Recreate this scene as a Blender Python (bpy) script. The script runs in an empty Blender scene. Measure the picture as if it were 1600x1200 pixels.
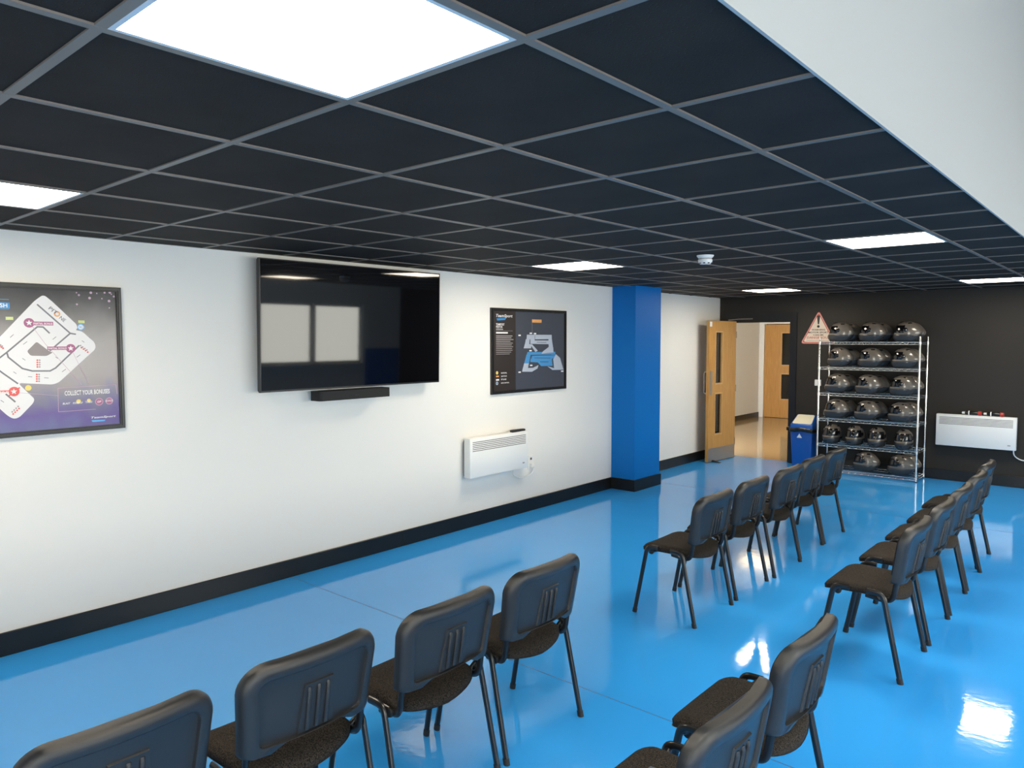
import bpy, bmesh, math, random
import numpy as np
from mathutils import Vector, Matrix
from mathutils.geometry import tessellate_polygon

random.seed(4)
S = bpy.context.scene
COL = S.collection
R = math.radians
PI = math.pi

# ------------------------------------------------------------------ camera
CAM = np.array([4.844, 0.0, 1.788])
FPX, YAW, PITCH, ROLL = 1145.6, 0.7176, -0.0609, -0.0016
_cy, _sy = math.cos(YAW), math.sin(YAW)
_w = np.array([-_sy*math.cos(PITCH), _cy*math.cos(PITCH), math.sin(PITCH)])
_r0 = np.array([_cy, _sy, 0.0]); _u0 = np.cross(_r0, _w)
_r = _r0*math.cos(ROLL) + _u0*math.sin(ROLL)
_u = -_r0*math.sin(ROLL) + _u0*math.cos(ROLL)
cd = bpy.data.cameras.new('camera'); cam = bpy.data.objects.new('camera', cd); COL.objects.link(cam)
cd.sensor_width = 36.0; cd.lens = 36.0*FPX/1600.0; cd.clip_start = 0.05; cd.clip_end = 200
cam.matrix_world = Matrix(((_r[0], _u[0], -_w[0], CAM[0]), (_r[1], _u[1], -_w[1], CAM[1]),
                           (_r[2], _u[2], -_w[2], CAM[2]), (0, 0, 0, 1)))
S.camera = cam

def ray(x, y): return _w + _r*(x-800)/FPX - _u*(y-600)/FPX
def hit(x, y, ax, v):                      # a pixel's ray on the plane axis = v
    d = ray(x, y); t = (v-CAM[ax])/d[ax]; return CAM + d*t

# ------------------------------------------------------------------ light
w = bpy.data.worlds.new('overcast_sky'); S.world = w; w.use_nodes = True
bg = w.node_tree.nodes['Background']
bg.inputs['Color'].default_value = (1.0, 0.952, 0.875, 1); bg.inputs['Strength'].default_value = 10.6
S.view_settings.view_transform = 'Standard'; S.view_settings.look = 'None'
S.view_settings.exposure = 0.12; S.view_settings.gamma = 1.0; S.view_settings.use_curve_mapping = False
PANEL = 29.0                               # emission of the ceiling LED panels

H = 2.4023          # ceiling
BW = 10.55          # back wall
XB = 4.225          # bulkhead plane
XR = 7.9            # window wall
YB = -4.0           # wall behind the camera
HT = 5.5            # high ceiling of the window side

def portal(name, loc, rot, sx, sy):
    l = bpy.data.lights.new(name, 'AREA'); l.shape = 'RECTANGLE'; l.size = sx; l.size_y = sy
    l.cycles.is_portal = True
    o = bpy.data.objects.new(name, l); COL.objects.link(o); o.location = loc; o.rotation_euler = rot
portal('window_portal', (XR+0.2, 3.0, 1.55), (0, R(90), 0), 1.3, 13.2)
portal('window_portal', (6.7, 3.25, HT+0.2), (0, 0, 0), 1.6, 12.6)  # portal of the added rooflights
portal('window_portal', (6.1, YB-0.2, 1.4), (R(90), 0, 0), 3.2, 2.7)  # portal of the glazing added behind the camera

# ------------------------------------------------------------------ materials
def nt(m):
    m.use_nodes = True; return m.node_tree
def mat(name, col, rough=0.5, metal=0.0, spec=0.5, coat=0.0, coat_rough=0.05, var=0.0, vscale=8.0, bump=0.0, bscale=60.0,
        emit=None, estr=0.0):
    m = bpy.data.materials.new(name); t = nt(m); b = t.nodes['Principled BSDF']
    b.inputs['Base Color'].default_value = (*col, 1); b.inputs['Roughness'].default_value = rough
    b.inputs['Metallic'].default_value = metal; b.inputs['Specular IOR Level'].default_value = spec
    b.inputs['Coat Weight'].default_value = coat; b.inputs['Coat Roughness'].default_value = coat_rough
    if emit:
        b.inputs['Emission Color'].default_value = (*emit, 1); b.inputs['Emission Strength'].default_value = estr
    tc = None
    if var > 0 or bump > 0:
        tc = t.nodes.new('ShaderNodeTexCoord')
    if var > 0:
        n = t.nodes.new('ShaderNodeTexNoise'); n.inputs['Scale'].default_value = vscale; n.inputs['Detail'].default_value = 4
        cr = t.nodes.new('ShaderNodeValToRGB')
        cr.color_ramp.elements[0].position = 0.35; cr.color_ramp.elements[1].position = 0.65
        cr.color_ramp.elements[0].color = (*[c*(1-var) for c in col], 1)
        cr.color_ramp.elements[1].color = (*[min(1, c*(1+var)) for c in col], 1)
        t.links.new(tc.outputs['Object'], n.inputs['Vector']); t.links.new(n.outputs['Fac'], cr.inputs['Fac'])
        t.links.new(cr.outputs['Color'], b.inputs['Base Color'])
    if bump > 0:
        n2 = t.nodes.new('ShaderNodeTexNoise'); n2.inputs['Scale'].default_value = bscale; n2.inputs['Detail'].default_value = 3
        bp = t.nodes.new('ShaderNodeBump'); bp.inputs['Strength'].default_value = bump; bp.inputs['Distance'].default_value = 0.004
        t.links.new(tc.outputs['Object'], n2.inputs['Vector']); t.links.new(n2.outputs['Fac'], bp.inputs['Height'])
        t.links.new(bp.outputs['Normal'], b.inputs['Normal'])
    return m

def wood_mat(name, c1, c2, axis_scale=(30, 30, 1.6)):
    m = mat(name, c1, 0.42); t = m.node_tree; b = t.nodes['Principled BSDF']
    tc = t.nodes.new('ShaderNodeTexCoord'); mp = t.nodes.new('ShaderNodeMapping'); mp.inputs['Scale'].default_value = axis_scale
    n = t.nodes.new('ShaderNodeTexNoise'); n.inputs['Scale'].default_value = 2.2; n.inputs['Detail'].default_value = 6; n.inputs['Distortion'].default_value = 0.8
    cr = t.nodes.new('ShaderNodeValToRGB'); cr.color_ramp.elements[0].color = (*c2, 1); cr.color_ramp.elements[1].color = (*c1, 1)
    cr.color_ramp.elements[0].position = 0.3; cr.color_ramp.elements[1].position = 0.62
    t.links.new(tc.outputs['Object'], mp.inputs['Vector']); t.links.new(mp.outputs['Vector'], n.inputs['Vector'])
    t.links.new(n.outputs['Fac'], cr.inputs['Fac']); t.links.new(cr.outputs['Color'], b.inputs['Base Color'])
    return m

M = {}
M['wall'] = mat('white_wall_paint', (0.80, 0.79, 0.755), 0.55, bump=0.08, bscale=220)
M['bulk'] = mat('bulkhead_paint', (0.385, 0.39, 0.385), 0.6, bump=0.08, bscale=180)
M['dark'] = mat('charcoal_wall_paint', (0.029, 0.0255, 0.0220), 0.55, spec=0.25, bump=0.08, bscale=200)
M['blue_wall'] = mat('blue_wall_paint', (0.002, 0.155, 0.50), 0.5, spec=0.2, bump=0.06, bscale=200)
M['black_paint'] = mat('black_gloss_paint', (0.006, 0.006, 0.0065), 0.35, var=0.25, vscale=5)
M['tile'] = mat('ceiling_tile_black', (0.0215, 0.0160, 0.0135), 0.75, spec=0.2, var=0.22, vscale=3.0)
t = M['tile'].node_tree                     # pitted mineral fibre
v = t.nodes.new('ShaderNodeTexVoronoi'); v.inputs['Scale'].default_value = 130
tc = t.nodes.new('ShaderNodeTexCoord'); cr = t.nodes.new('ShaderNodeValToRGB')
cr.color_ramp.elements[0].position = 0.10; cr.color_ramp.elements[1].position = 0.25
bp = t.nodes.new('ShaderNodeBump'); bp.inputs['Strength'].default_value = 0.6; bp.inputs['Distance'].default_value = 0.002
t.links.new(tc.outputs['Object'], v.inputs['Vector']); t.links.new(v.outputs['Distance'], cr.inputs['Fac'])
t.links.new(cr.outputs['Color'], bp.inputs['Height']); t.links.new(bp.outputs['Normal'], t.nodes['Principled BSDF'].inputs['Normal'])
M['grid'] = mat('ceiling_grid_metal', (0.165, 0.140, 0.122), 0.42, spec=0.6)
M['led'] = mat('led_diffuser', (0.9, 0.9, 0.9), 0.5, emit=(1.0, 0.87, 0.68), estr=PANEL)
M['added_lobby_led'] = mat('added_lobby_glow', (0.9, 0.9, 0.9), 0.5, emit=(1.0, 0.74, 0.40), estr=PANEL*0.28)  # glow of the panel added out of view in the lobby
M['led_frame'] = mat('led_frame_white', (0.7, 0.7, 0.7), 0.4)
M['plastic'] = mat('black_plastic_shell', (0.020, 0.021, 0.023), 0.29, bump=0.25, bscale=900)
M['frame'] = mat('black_powder_coated_steel', (0.009, 0.009, 0.010), 0.28, spec=0.6)
M['rubber'] = mat('black_rubber', (0.012, 0.012, 0.012), 0.6)
M['chrome'] = mat('chrome', (0.85, 0.84, 0.80), 0.22, metal=1.0)
M['steel'] = mat('brushed_steel', (0.36, 0.34, 0.32), 0.38, metal=0.9)
M['white_metal'] = mat('white_enamel', (0.80, 0.81, 0.80), 0.35)
M['slot'] = mat('dark_slot', (0.10, 0.095, 0.09), 0.7)
M['screen'] = mat('tv_glass', (0.003, 0.003, 0.004), 0.035, spec=0.55)
M['tvcase'] = mat('tv_case', (0.006, 0.006, 0.007), 0.35)
M['bezel'] = mat('tv_bezel', (0.035, 0.035, 0.037), 0.3, metal=0.6)
M['cloth_black'] = mat('speaker_cloth', (0.010, 0.010, 0.011), 0.75)
M['oak'] = wood_mat('oak_veneer', (0.53, 0.28, 0.075), (0.42, 0.20, 0.045))
M['bead'] = wood_mat('oak_bead', (0.62, 0.38, 0.15), (0.50, 0.28, 0.10))
M['helmet'] = mat('helmet_gloss_grey', (0.120, 0.104, 0.088), 0.35, spec=0.35, coat=1.0, coat_rough=0.015)
M['helmet_low'] = mat('helmet_satin_grey', (0.032, 0.034, 0.038), 0.25, spec=0.5)
M['visor'] = mat('visor_black', (0.004, 0.004, 0.005), 0.06, spec=0.7)
M['bin_blue'] = mat('bin_blue_plastic', (0.004, 0.085, 0.40), 0.38)
M['bin_white'] = mat('bin_flap_white', (0.80, 0.77, 0.62), 0.45)
M['bag'] = mat('black_bin_bag', (0.008, 0.008, 0.008), 0.22, bump=1.0, bscale=50)
M['white'] = mat('white_print', (0.80, 0.80, 0.80), 0.5)
M['p_white'] = mat('track_white_print', (0.74, 0.73, 0.74), 0.35)
M['p_grey'] = mat('track_wall_print', (0.17, 0.17, 0.19), 0.35)
M['p_hole'] = mat('track_island_print', (0.25, 0.215, 0.215), 0.35)
M['p_purple'] = mat('purple_label_print', (0.36, 0.10, 0.22), 0.35)
M['p_red'] = mat('red_label_print', (0.72, 0.10, 0.09), 0.35)
M['p_blue'] = mat('blue_label_print', (0.03, 0.24, 0.56), 0.35)
M['p_sky'] = mat('light_blue_print', (0.10, 0.42, 0.78), 0.35)
M['p_yellow'] = mat('yellow_print', (0.78, 0.62, 0.16), 0.35)
M['p_orange'] = mat('orange_print', (0.78, 0.36, 0.12), 0.35)
M['p_green'] = mat('green_tag_print', (0.55, 0.62, 0.25), 0.35)
M['p_pink'] = mat('pink_line_print', (0.50, 0.33, 0.44), 0.35)
M['p_dark'] = mat('poster_brown_black_print', (0.030, 0.024, 0.023), 0.3)
M['p_navy'] = mat('poster_slate_print', (0.055, 0.063, 0.085), 0.3)
M['p_pale'] = mat('track_pale_print', (0.42, 0.47, 0.56), 0.35)
M['p_mid'] = mat('track_blue_print', (0.06, 0.27, 0.56), 0.35)
M['p_text'] = mat('grey_text_print', (0.33, 0.31, 0.31), 0.4)
M['s_cream'] = mat('sign_cream', (0.80, 0.68, 0.56), 0.4)
M['s_red'] = mat('sign_red', (0.55, 0.11, 0.09), 0.4)
M['s_black'] = mat('sign_black', (0.012, 0.010, 0.010), 0.4)
M['can_black'] = mat('can_black', (0.012, 0.012, 0.012), 0.25)
M['can_red'] = mat('can_red', (0.45, 0.05, 0.04), 0.35)

# glossy blue resin floor: colour drifts a little, scuffs, gentle waves in the coat
m = mat('blue_resin_floor', (0.030, 0.235, 0.62), 0.07, spec=0.62); t = m.node_tree; b = t.nodes['Principled BSDF']
tc = t.nodes.new('ShaderNodeTexCoord')
n1 = t.nodes.new('ShaderNodeTexNoise'); n1.inputs['Scale'].default_value = 0.9; n1.inputs['Detail'].default_value = 3
c1 = t.nodes.new('ShaderNodeValToRGB'); c1.color_ramp.elements[0].color = (0.030, 0.315, 0.80, 1); c1.color_ramp.elements[1].color = (0.042, 0.355, 0.88, 1)
mp = t.nodes.new('ShaderNodeMapping'); mp.inputs['Scale'].default_value = (3, 11, 1); mp.inputs['Rotation'].default_value = (0, 0, 0.6)
n2 = t.nodes.new('ShaderNodeTexNoise'); n2.inputs['Scale'].default_value = 2.0; n2.inputs['Detail'].default_value = 5
c2 = t.nodes.new('ShaderNodeValToRGB'); c2.color_ramp.elements[0].position = 0.72; c2.color_ramp.elements[1].position = 0.80
c2.color_ramp.elements[0].color = (0, 0, 0, 1); c2.color_ramp.elements[1].color = (0.35, 0.35, 0.35, 1)
mx = t.nodes.new('ShaderNodeMix'); mx.data_type = 'RGBA'; mx.inputs['B'].default_value = (0.03, 0.12, 0.30, 1)
for a in (n1,): t.links.new(tc.outputs['Object'], a.inputs['Vector'])
t.links.new(tc.outputs['Object'], mp.inputs['Vector']); t.links.new(mp.outputs['Vector'], n2.inputs['Vector'])
t.links.new(n1.outputs['Fac'], c1.inputs['Fac']); t.links.new(n2.outputs['Fac'], c2.inputs['Fac'])
t.links.new(c2.outputs['Color'], mx.inputs['Factor']); t.links.new(c1.outputs['Color'], mx.inputs['A']); t.links.new(mx.outputs['Result'], b.inputs['Base Color'])
n3 = t.nodes.new('ShaderNodeTexNoise'); n3.inputs['Scale'].default_value = 22.0; n3.inputs['Detail'].default_value = 4
bp = t.nodes.new('ShaderNodeBump'); bp.inputs['Strength'].default_value = 0.10; bp.inputs['Distance'].default_value = 0.004
t.links.new(tc.outputs['Object'], n3.inputs['Vector']); t.links.new(n3.outputs['Fac'], bp.inputs['Height']); t.links.new(bp.outputs['Normal'], b.inputs['Normal'])
M['floor'] = m
M['floor_joint'] = mat('floor_joint_filler', (0.02, 0.12, 0.34), 0.4)
M['beige_floor'] = mat('beige_resin_floor', (0.33, 0.235, 0.125), 0.10, var=0.06, vscale=1.5)

# speckled brown-black chair fabric
m = mat('charcoal_weave_fabric', (0.03, 0.026, 0.023), 0.9, spec=0.2); t = m.node_tree; b = t.nodes['Principled BSDF']
tc = t.nodes.new('ShaderNodeTexCoord'); n1 = t.nodes.new('ShaderNodeTexNoise'); n1.inputs['Scale'].default_value = 260; n1.inputs['Detail'].default_value = 2
c1 = t.nodes.new('ShaderNodeValToRGB'); e = c1.color_ramp.elements
e[0].position = 0.38; e[0].color = (0.006, 0.005, 0.0045, 1); e[1].position = 0.70; e[1].color = (0.060, 0.049, 0.041, 1)
bp = t.nodes.new('ShaderNodeBump'); bp.inputs['Strength'].default_value = 0.5; bp.inputs['Distance'].default_value = 0.002
t.links.new(tc.outputs['Object'], n1.inputs['Vector']); t.links.new(n1.outputs['Fac'], c1.inputs['Fac']); t.links.new(c1.outputs['Color'], b.inputs['Base Color'])
t.links.new(n1.outputs['Fac'], bp.inputs['Height']); t.links.new(bp.outputs['Normal'], b.inputs['Normal'])
M['fabric'] = m

def glass_mat(name, tint, refl=0.5):
    m = bpy.data.materials.new(name); t = nt(m); t.nodes.clear()
    o = t.nodes.new('ShaderNodeOutputMaterial'); mixs = t.nodes.new('ShaderNodeMixShader')
    tr = t.nodes.new('ShaderNodeBsdfTransparent'); tr.inputs['Color'].default_value = (*tint, 1)
    g = t.nodes.new('ShaderNodeBsdfGlossy'); g.inputs['Roughness'].default_value = 0.02
    f = t.nodes.new('ShaderNodeFresnel'); f.inputs['IOR'].default_value = 1.5
    t.links.new(f.outputs['Fac'], mixs.inputs['Fac']); t.links.new(tr.outputs['BSDF'], mixs.inputs[1]); t.links.new(g.outputs['BSDF'], mixs.inputs[2])
    t.links.new(mixs.outputs['Shader'], o.inputs['Surface']); return m
M['glass'] = glass_mat('window_glass', (0.95, 0.97, 0.96))
M['door_glass'] = glass_mat('door_vision_glass', (0.35, 0.33, 0.32))

# printed poster ground: grey fading into violet and blue with soft streaks (a print)
m = mat('poster_violet_print', (0.2, 0.2, 0.2), 0.16, spec=0.5); t = m.node_tree; b = t.nodes['Principled BSDF']
tc = t.nodes.new('ShaderNodeTexCoord'); sx = t.nodes.new('ShaderNodeSeparateXYZ'); n = t.nodes.new('ShaderNodeTexNoise')
n.inputs['Scale'].default_value = 3.0; n.inputs['Distortion'].default_value = 1.5
ad = t.nodes.new('ShaderNodeMath'); ad.operation = 'MULTIPLY_ADD'; ad.inputs[1].default_value = 0.28
mr = t.nodes.new('ShaderNodeMapRange'); mr.inputs['From Min'].default_value = 1.38; mr.inputs['From Max'].default_value = 2.26
cr = t.nodes.new('ShaderNodeValToRGB'); e = cr.color_ramp.elements
e[0].position = 0.0; e[0].color = (0.17, 0.18, 0.36, 1); e[1].position = 1.0; e[1].color = (0.035, 0.033, 0.035, 1)
for p_, c_ in ((0.12, (0.14, 0.10, 0.30)), (0.24, (0.17, 0.16, 0.25)), (0.36, (0.23, 0.20, 0.215)), (0.62, (0.20, 0.18, 0.18)), (0.85, (0.07, 0.066, 0.068))):
    q = e.new(p_); q.color = (*c_, 1)
t.links.new(tc.outputs['Object'], sx.inputs['Vector']); t.links.new(tc.outputs['Object'], n.inputs['Vector'])
t.links.new(n.outputs['Fac'], ad.inputs[0]); t.links.new(sx.outputs['Z'], ad.inputs[2]); t.links.new(ad.outputs['Value'], mr.inputs['Value'])
t.links.new(mr.outputs['Result'], cr.inputs['Fac']); t.links.new(cr.outputs['Color'], b.inputs['Base Color'])
M['p_violet'] = m

# ------------------------------------------------------------------ mesh helpers
def finish(name, bm, material, parent=None, smooth=None):
    bmesh.ops.recalc_face_normals(bm, faces=bm.faces)
    me = bpy.data.meshes.new(name); bm.to_mesh(me); bm.free()
    me.materials.append(M[material] if isinstance(material, str) else material)
    if smooth is not None:
        me.polygons.foreach_set('use_smooth', [True]*len(me.polygons)); me.set_sharp_from_angle(angle=R(smooth))
    o = bpy.data.objects.new(name, me); COL.objects.link(o)
    if parent: o.parent = parent
    return o
def box(bm, lo, hi, bev=0.0, seg=1):
    vs = [bm.verts.new((x, y, z)) for x in (lo[0], hi[0]) for y in (lo[1], hi[1]) for z in (lo[2], hi[2])]
    fs = [bm.faces.new([vs[i] for i in q]) for q in ((0, 1, 3, 2), (4, 6, 7, 5), (0, 4, 5, 1), (2, 3, 7, 6), (0, 2, 6, 4), (1, 5, 7, 3))]
    if bev > 0:
        es = list({e for f in fs for e in f.edges})
        bmesh.ops.bevel(bm, geom=es, offset=bev, segments=seg, profile=0.5, affect='EDGES')
def boxo(name, lo, hi, material, parent=None, bev=0.0, seg=1):
    bm = bmesh.new(); box(bm, lo, hi, bev, seg)
    return finish(name, bm, material, parent, 40 if bev and seg > 1 else None)
def fillet(pts, rad, n=5):
    pts = [Vector(p) for p in pts]; out = [pts[0]]
    for i in range(1, len(pts)-1):
        a, b_, c = pts[i-1], pts[i], pts[i+1]
        d1 = (a-b_); d2 = (c-b_); r_ = min(rad, d1.length*0.48, d2.length*0.48)
        p1 = b_+d1.normalized()*r_; p2 = b_+d2.normalized()*r_
        for k in range(n+1):
            s = k/n; out.append(p1*(1-s)**2+b_*2*s*(1-s)+p2*s*s)
    out.append(pts[-1]); return out
def tube(bm, pts, r, seg=8, flat=1.0, ref=None, cap=True):
    pts = [Vector(p) for p in pts]; rings = []
    nprev = None
    for i, p in enumerate(pts):
        d = (pts[min(i+1, len(pts)-1)]-pts[max(i-1, 0)]).normalized()
        if nprev is None:
            a = Vector(ref) if ref else (Vector((0, 0, 1)) if abs(d.z) < 0.9 else Vector((1, 0, 0)))
        else: a = nprev
        nv = (a-d*a.dot(d)).normalized(); nprev = nv; bv = d.cross(nv)
        rings.append([bm.verts.new(p+nv*(r*math.cos(2*PI*k/seg))+bv*(r*flat*math.sin(2*PI*k/seg))) for k in range(seg)])
    for a, c in zip(rings, rings[1:]):
        for k in range(seg): bm.faces.new((a[k], a[(k+1) % seg], c[(k+1) % seg], c[k]))
    if cap: bm.faces.new(rings[0][::-1]); bm.faces.new(rings[-1])
def lathe(bm, prof, c=(0, 0, 0), seg=20, axis='Z'):
    rings = []
    for r_, h in prof:
        rg = []
        for k in range(seg):
            a = 2*PI*k/seg; p = (r_*math.cos(a), r_*math.sin(a), h)
            if axis == 'X': p = (p[2], p[0], p[1])
            if axis == 'Y': p = (p[0], p[2], p[1])
            rg.append(bm.verts.new((p[0]+c[0], p[1]+c[1], p[2]+c[2])))
        rings.append(rg)
    for a, b_ in zip(rings, rings[1:]):
        for k in range(seg): bm.faces.new((a[k], a[(k+1) % seg], b_[(k+1) % seg], b_[k]))
    bm.faces.new(rings[0][::-1]); bm.faces.new(rings[-1])
def slab(bm, u0, u1, v0, v1, holes, w0, w1, f):
    """rectangle with rectangular holes, extruded w0..w1; f maps (u, v, w) to a point"""
    us = sorted({u0, u1, *[h[0] for h in holes], *[h[1] for h in holes]}); vs = sorted({v0, v1, *[h[2] for h in holes], *[h[3] for h in holes]})
    us = [u for u in us if u0 <= u <= u1]; vs = [v_ for v_ in vs if v0 <= v_ <= v1]
    solid = lambda i, j: 0 <= i < len(us)-1 and 0 <= j < len(vs)-1 and not any(
        h[0] <= (us[i]+us[i+1])/2 <= h[1] and h[2] <= (vs[j]+vs[j+1])/2 <= h[3] for h in holes)
    cache = {}
    def V(i, j, k):
        if (i, j, k) not in cache: cache[(i, j, k)] = bm.verts.new(f(us[i], vs[j], (w0, w1)[k]))
        return cache[(i, j, k)]
    for i in range(len(us)-1):
        for j in range(len(vs)-1):
            if not solid(i, j): continue
            for k in (0, 1): bm.faces.new((V(i, j, k), V(i+1, j, k), V(i+1, j+1, k), V(i, j+1, k)))
            for di, dj, a, c in ((-1, 0, (i, j), (i, j+1)), (1, 0, (i+1, j), (i+1, j+1)), (0, -1, (i, j), (i+1, j)), (0, 1, (i, j+1), (i+1, j+1))):
                if not solid(i+di, j+dj): bm.faces.new((V(*a, 0), V(*c, 0), V(*c, 1), V(*a, 1)))
def empty(name, loc=(0, 0, 0), rz=0.0):
    o = bpy.data.objects.new(name, None); COL.objects.link(o); o.location = loc; o.rotation_euler = (0, 0, rz); o.empty_display_size = 0.1
    return o
def tag(o, label=None, cat=None, group=None, kind=None):
    if label: o['label'] = label
    if cat: o['category'] = cat
    if group: o['group'] = group
    if kind: o['kind'] = kind
    return o
def struct(o, label=None): return tag(o, label, kind='structure')
def copy_tree(o, parent=None):
    c = o.copy(); COL.objects.link(c)
    if parent: c.parent = parent
    for ch in list(o.children): copy_tree(ch, c)
    return c
def text_mesh(name, s, material, parent, org, ru, uu, height, width=None, off=(0, 0, 0), shear=0.0):
    """flat lettering: org = lower left corner, ru/uu = reading and up directions"""
    cu = bpy.data.curves.new(name, 'FONT'); cu.body = s; cu.shear = shear; cu.resolution_u = 2; cu.offset = 0.018
    to = bpy.data.objects.new(name, cu); COL.objects.link(to)
    dg = bpy.context.evaluated_depsgraph_get(); me = bpy.data.meshes.new_from_object(to.evaluated_get(dg))
    bpy.data.objects.remove(to); bpy.data.curves.remove(cu)
    co = np.array([v_.co[:] for v_ in me.vertices]); lo = co.min(0); sz = co.max(0)-lo
    k = height/sz[1]; kx = (width/sz[0]) if width else k
    ru, uu, org, off = Vector(ru), Vector(uu), Vector(org), Vector(off)
    for v_, c in zip(me.vertices, co): v_.co = org+off+ru*((c[0]-lo[0])*kx)+uu*((c[1]-lo[1])*k)
    me.materials.clear(); me.materials.append(M[material]); me.name = name
    o = bpy.data.objects.new(name, me); COL.objects.link(o); o.parent = parent
    return o

# ------------------------------------------------------------------ the room
FX0, FX1 = -0.15, XR
fl = struct(boxo('floor', (FX0-0.1, YB-0.1, -0.10), (XR+0.1, 10.66, 0.0), 'floor'), 'glossy bright blue resin floor of the briefing room')
for y in (3.0, 8.05):
    boxo('floor_joint', (0.02, y-0.003, 0.0), (XR-0.02, y+0.003, 0.0006), 'floor_joint', fl)

struct(boxo('wall_left', (-0.25, YB, 0), (0.0, 7.36, H+0.12), 'wall'), 'long white painted wall behind the television')
struct(boxo('wall_alcove', (-0.25, 7.36, 0), (-0.15, BW, H+0.12), 'wall'), 'white wall strip between blue pillar and open oak door')
bm = bmesh.new()
slab(bm, -0.25, XR, 0.0, HT, [(0.03, 0.95, 0.0, 2.06)], BW, BW+0.12, lambda u, v_, w_: (u, w_, v_))
struct(finish('wall_back', bm, 'dark'), 'charcoal painted end wall behind the helmet rack')
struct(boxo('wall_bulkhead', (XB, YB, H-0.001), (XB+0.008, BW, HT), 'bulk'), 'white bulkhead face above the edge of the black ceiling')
pl_ = struct(boxo('pillar', (-0.15, 7.36, 0), (0.32, 7.94, H+0.02), 'blue_wall'), 'square blue painted pillar against the white wall')
bm = bmesh.new()
for lo, hi in (((0.016, 7.344, 0), (0.336, 7.36, 0.135)), ((0.32, 7.36, 0), (0.336, 7.956, 0.135)), ((-0.13, 7.94, 0), (0.32, 7.956, 0.135))): box(bm, lo, hi)
finish('skirting', bm, 'black_paint', pl_)
# black skirting boards, butt-jointed lengths
bl = empty('baseboard_left'); struct(bl, 'black skirting along the white television wall')
for y0, y1 in ((YB, -0.2), (-0.198, 4.098), (4.10, 7.344)):
    boxo('skirting_board', (0.0, y0, 0), (0.016, y1, 0.135), 'black_paint', bl, 0.003)
struct(boxo('baseboard_alcove', (-0.15, 7.956, 0), (-0.134, BW, 0.135), 'black_paint', None, 0.003), 'black skirting between pillar and door')
struct(boxo('baseboard_back', (1.03, BW-0.016, 0), (XR, BW, 0.135), 'black_paint', None, 0.003), 'black skirting along the charcoal wall')
# window side of the room
WINS = []
y = -3.55
while y < 8.5:
    WINS.append((y, y+1.17)); y += 1.19
ex = 9.55-WINS[-1][1]; WINS = [(a+ex, b_+ex) for a, b_ in WINS if a+ex < 9.0]
bm = bmesh.new(); slab(bm, YB, BW, 0.0, HT, [(a, b_, 0.95, 2.15) for a, b_ in WINS], XR, XR+0.15, lambda u, v_, w_: (w_, u, v_))
struct(finish('wall_right', bm, 'wall'), 'white wall with a row of windows opposite the television')
struct(boxo('trim_1', (XR-0.012, 9.62, 0), (XR, BW-0.02, 1.25), 'blue_wall'), 'blue wall panel beside the windows')
for i, (a, b_) in enumerate(WINS):
    wn = empty('window_%d' % (i+1), (XR, (a+b_)/2, 0.95)); struct(wn, 'wide window in the wall opposite the television')
    bm = bmesh.new(); h = (b_-a)/2
    slab(bm, -h, h, 0, 1.2, [(-h+0.05, h-0.05, 0.05, 1.15)], 0.04, 0.10, lambda u, v_, w_: (w_, u, v_)); finish('window_frame', bm, 'white_metal', wn)
    boxo('window_pane', (0.065, -h+0.05, 0.05), (0.071, h-0.05, 1.15), 'glass', wn)
    boxo('window_sill', (-0.06, -h-0.03, -0.025), (0.04, h+0.03, 0.0), 'white_metal', wn)
bm = bmesh.new(); slab(bm, -0.25, XR+0.15, 0, HT, [(4.6, 7.6, 0.06, 2.7)], YB-0.15, YB, lambda u, v_, w_: (u, w_, v_))
struct(finish('wall_front', bm, 'wall'), 'white wall behind the camera with an added glazed opening')
wn = empty('window_%d' % (len(WINS)+1), (6.1, YB-0.1, 0.06)); struct(wn, 'unseen tall glazed screen added behind the camera for floor light')  # unseen glazing, added to brighten the floor near the camera
bm = bmesh.new(); slab(bm, -1.5, 1.5, 0, 2.64, [(-1.44, -0.53, 0.06, 2.58), (-0.47, 0.47, 0.06, 2.58), (0.53, 1.44, 0.06, 2.58)], 0, 0.06, lambda u, v_, w_: (u, w_, v_))
finish('window_frame', bm, 'black_paint', wn)
for a in (-1.44, -0.47, 0.53): boxo('window_pane', (a, 0.027, 0.06), (a+(0.91 if a != -0.47 else 0.94), 0.033, 2.58), 'glass', wn)
bm = bmesh.new(); RL = [(5.90, 7.50, -2.9+k*2.1, -1.0+k*2.1) for k in range(6)]  # unseen rooflight openings, added to brighten the right side of the floor
slab(bm, XB-0.1, XR+0.15, YB-0.15, BW+0.12, RL, HT, HT+0.15, lambda u, v_, w_: (u, v_, w_))
struct(finish('ceiling_upper', bm, 'wall'), 'white high ceiling with a row of added rooflights on the window side')
for k, (a, b_, c, d) in enumerate(RL):
    wn = empty('window_%d' % (len(WINS)+2+k), ((a+b_)/2, (c+d)/2, HT)); struct(wn, 'unseen rooflight added to brighten the floor on the window side')
    bm = bmesh.new(); slab(bm, -0.80, 0.80, -0.95, 0.95, [(-0.76, 0.76, -0.91, 0.91)], 0.05, 0.12, lambda u, v_, w_: (u, v_, w_)); finish('window_frame', bm, 'white_metal', wn)
    boxo('window_pane', (-0.76, -0.91, 0.08), (0.76, 0.91, 0.086), 'glass', wn)

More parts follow.
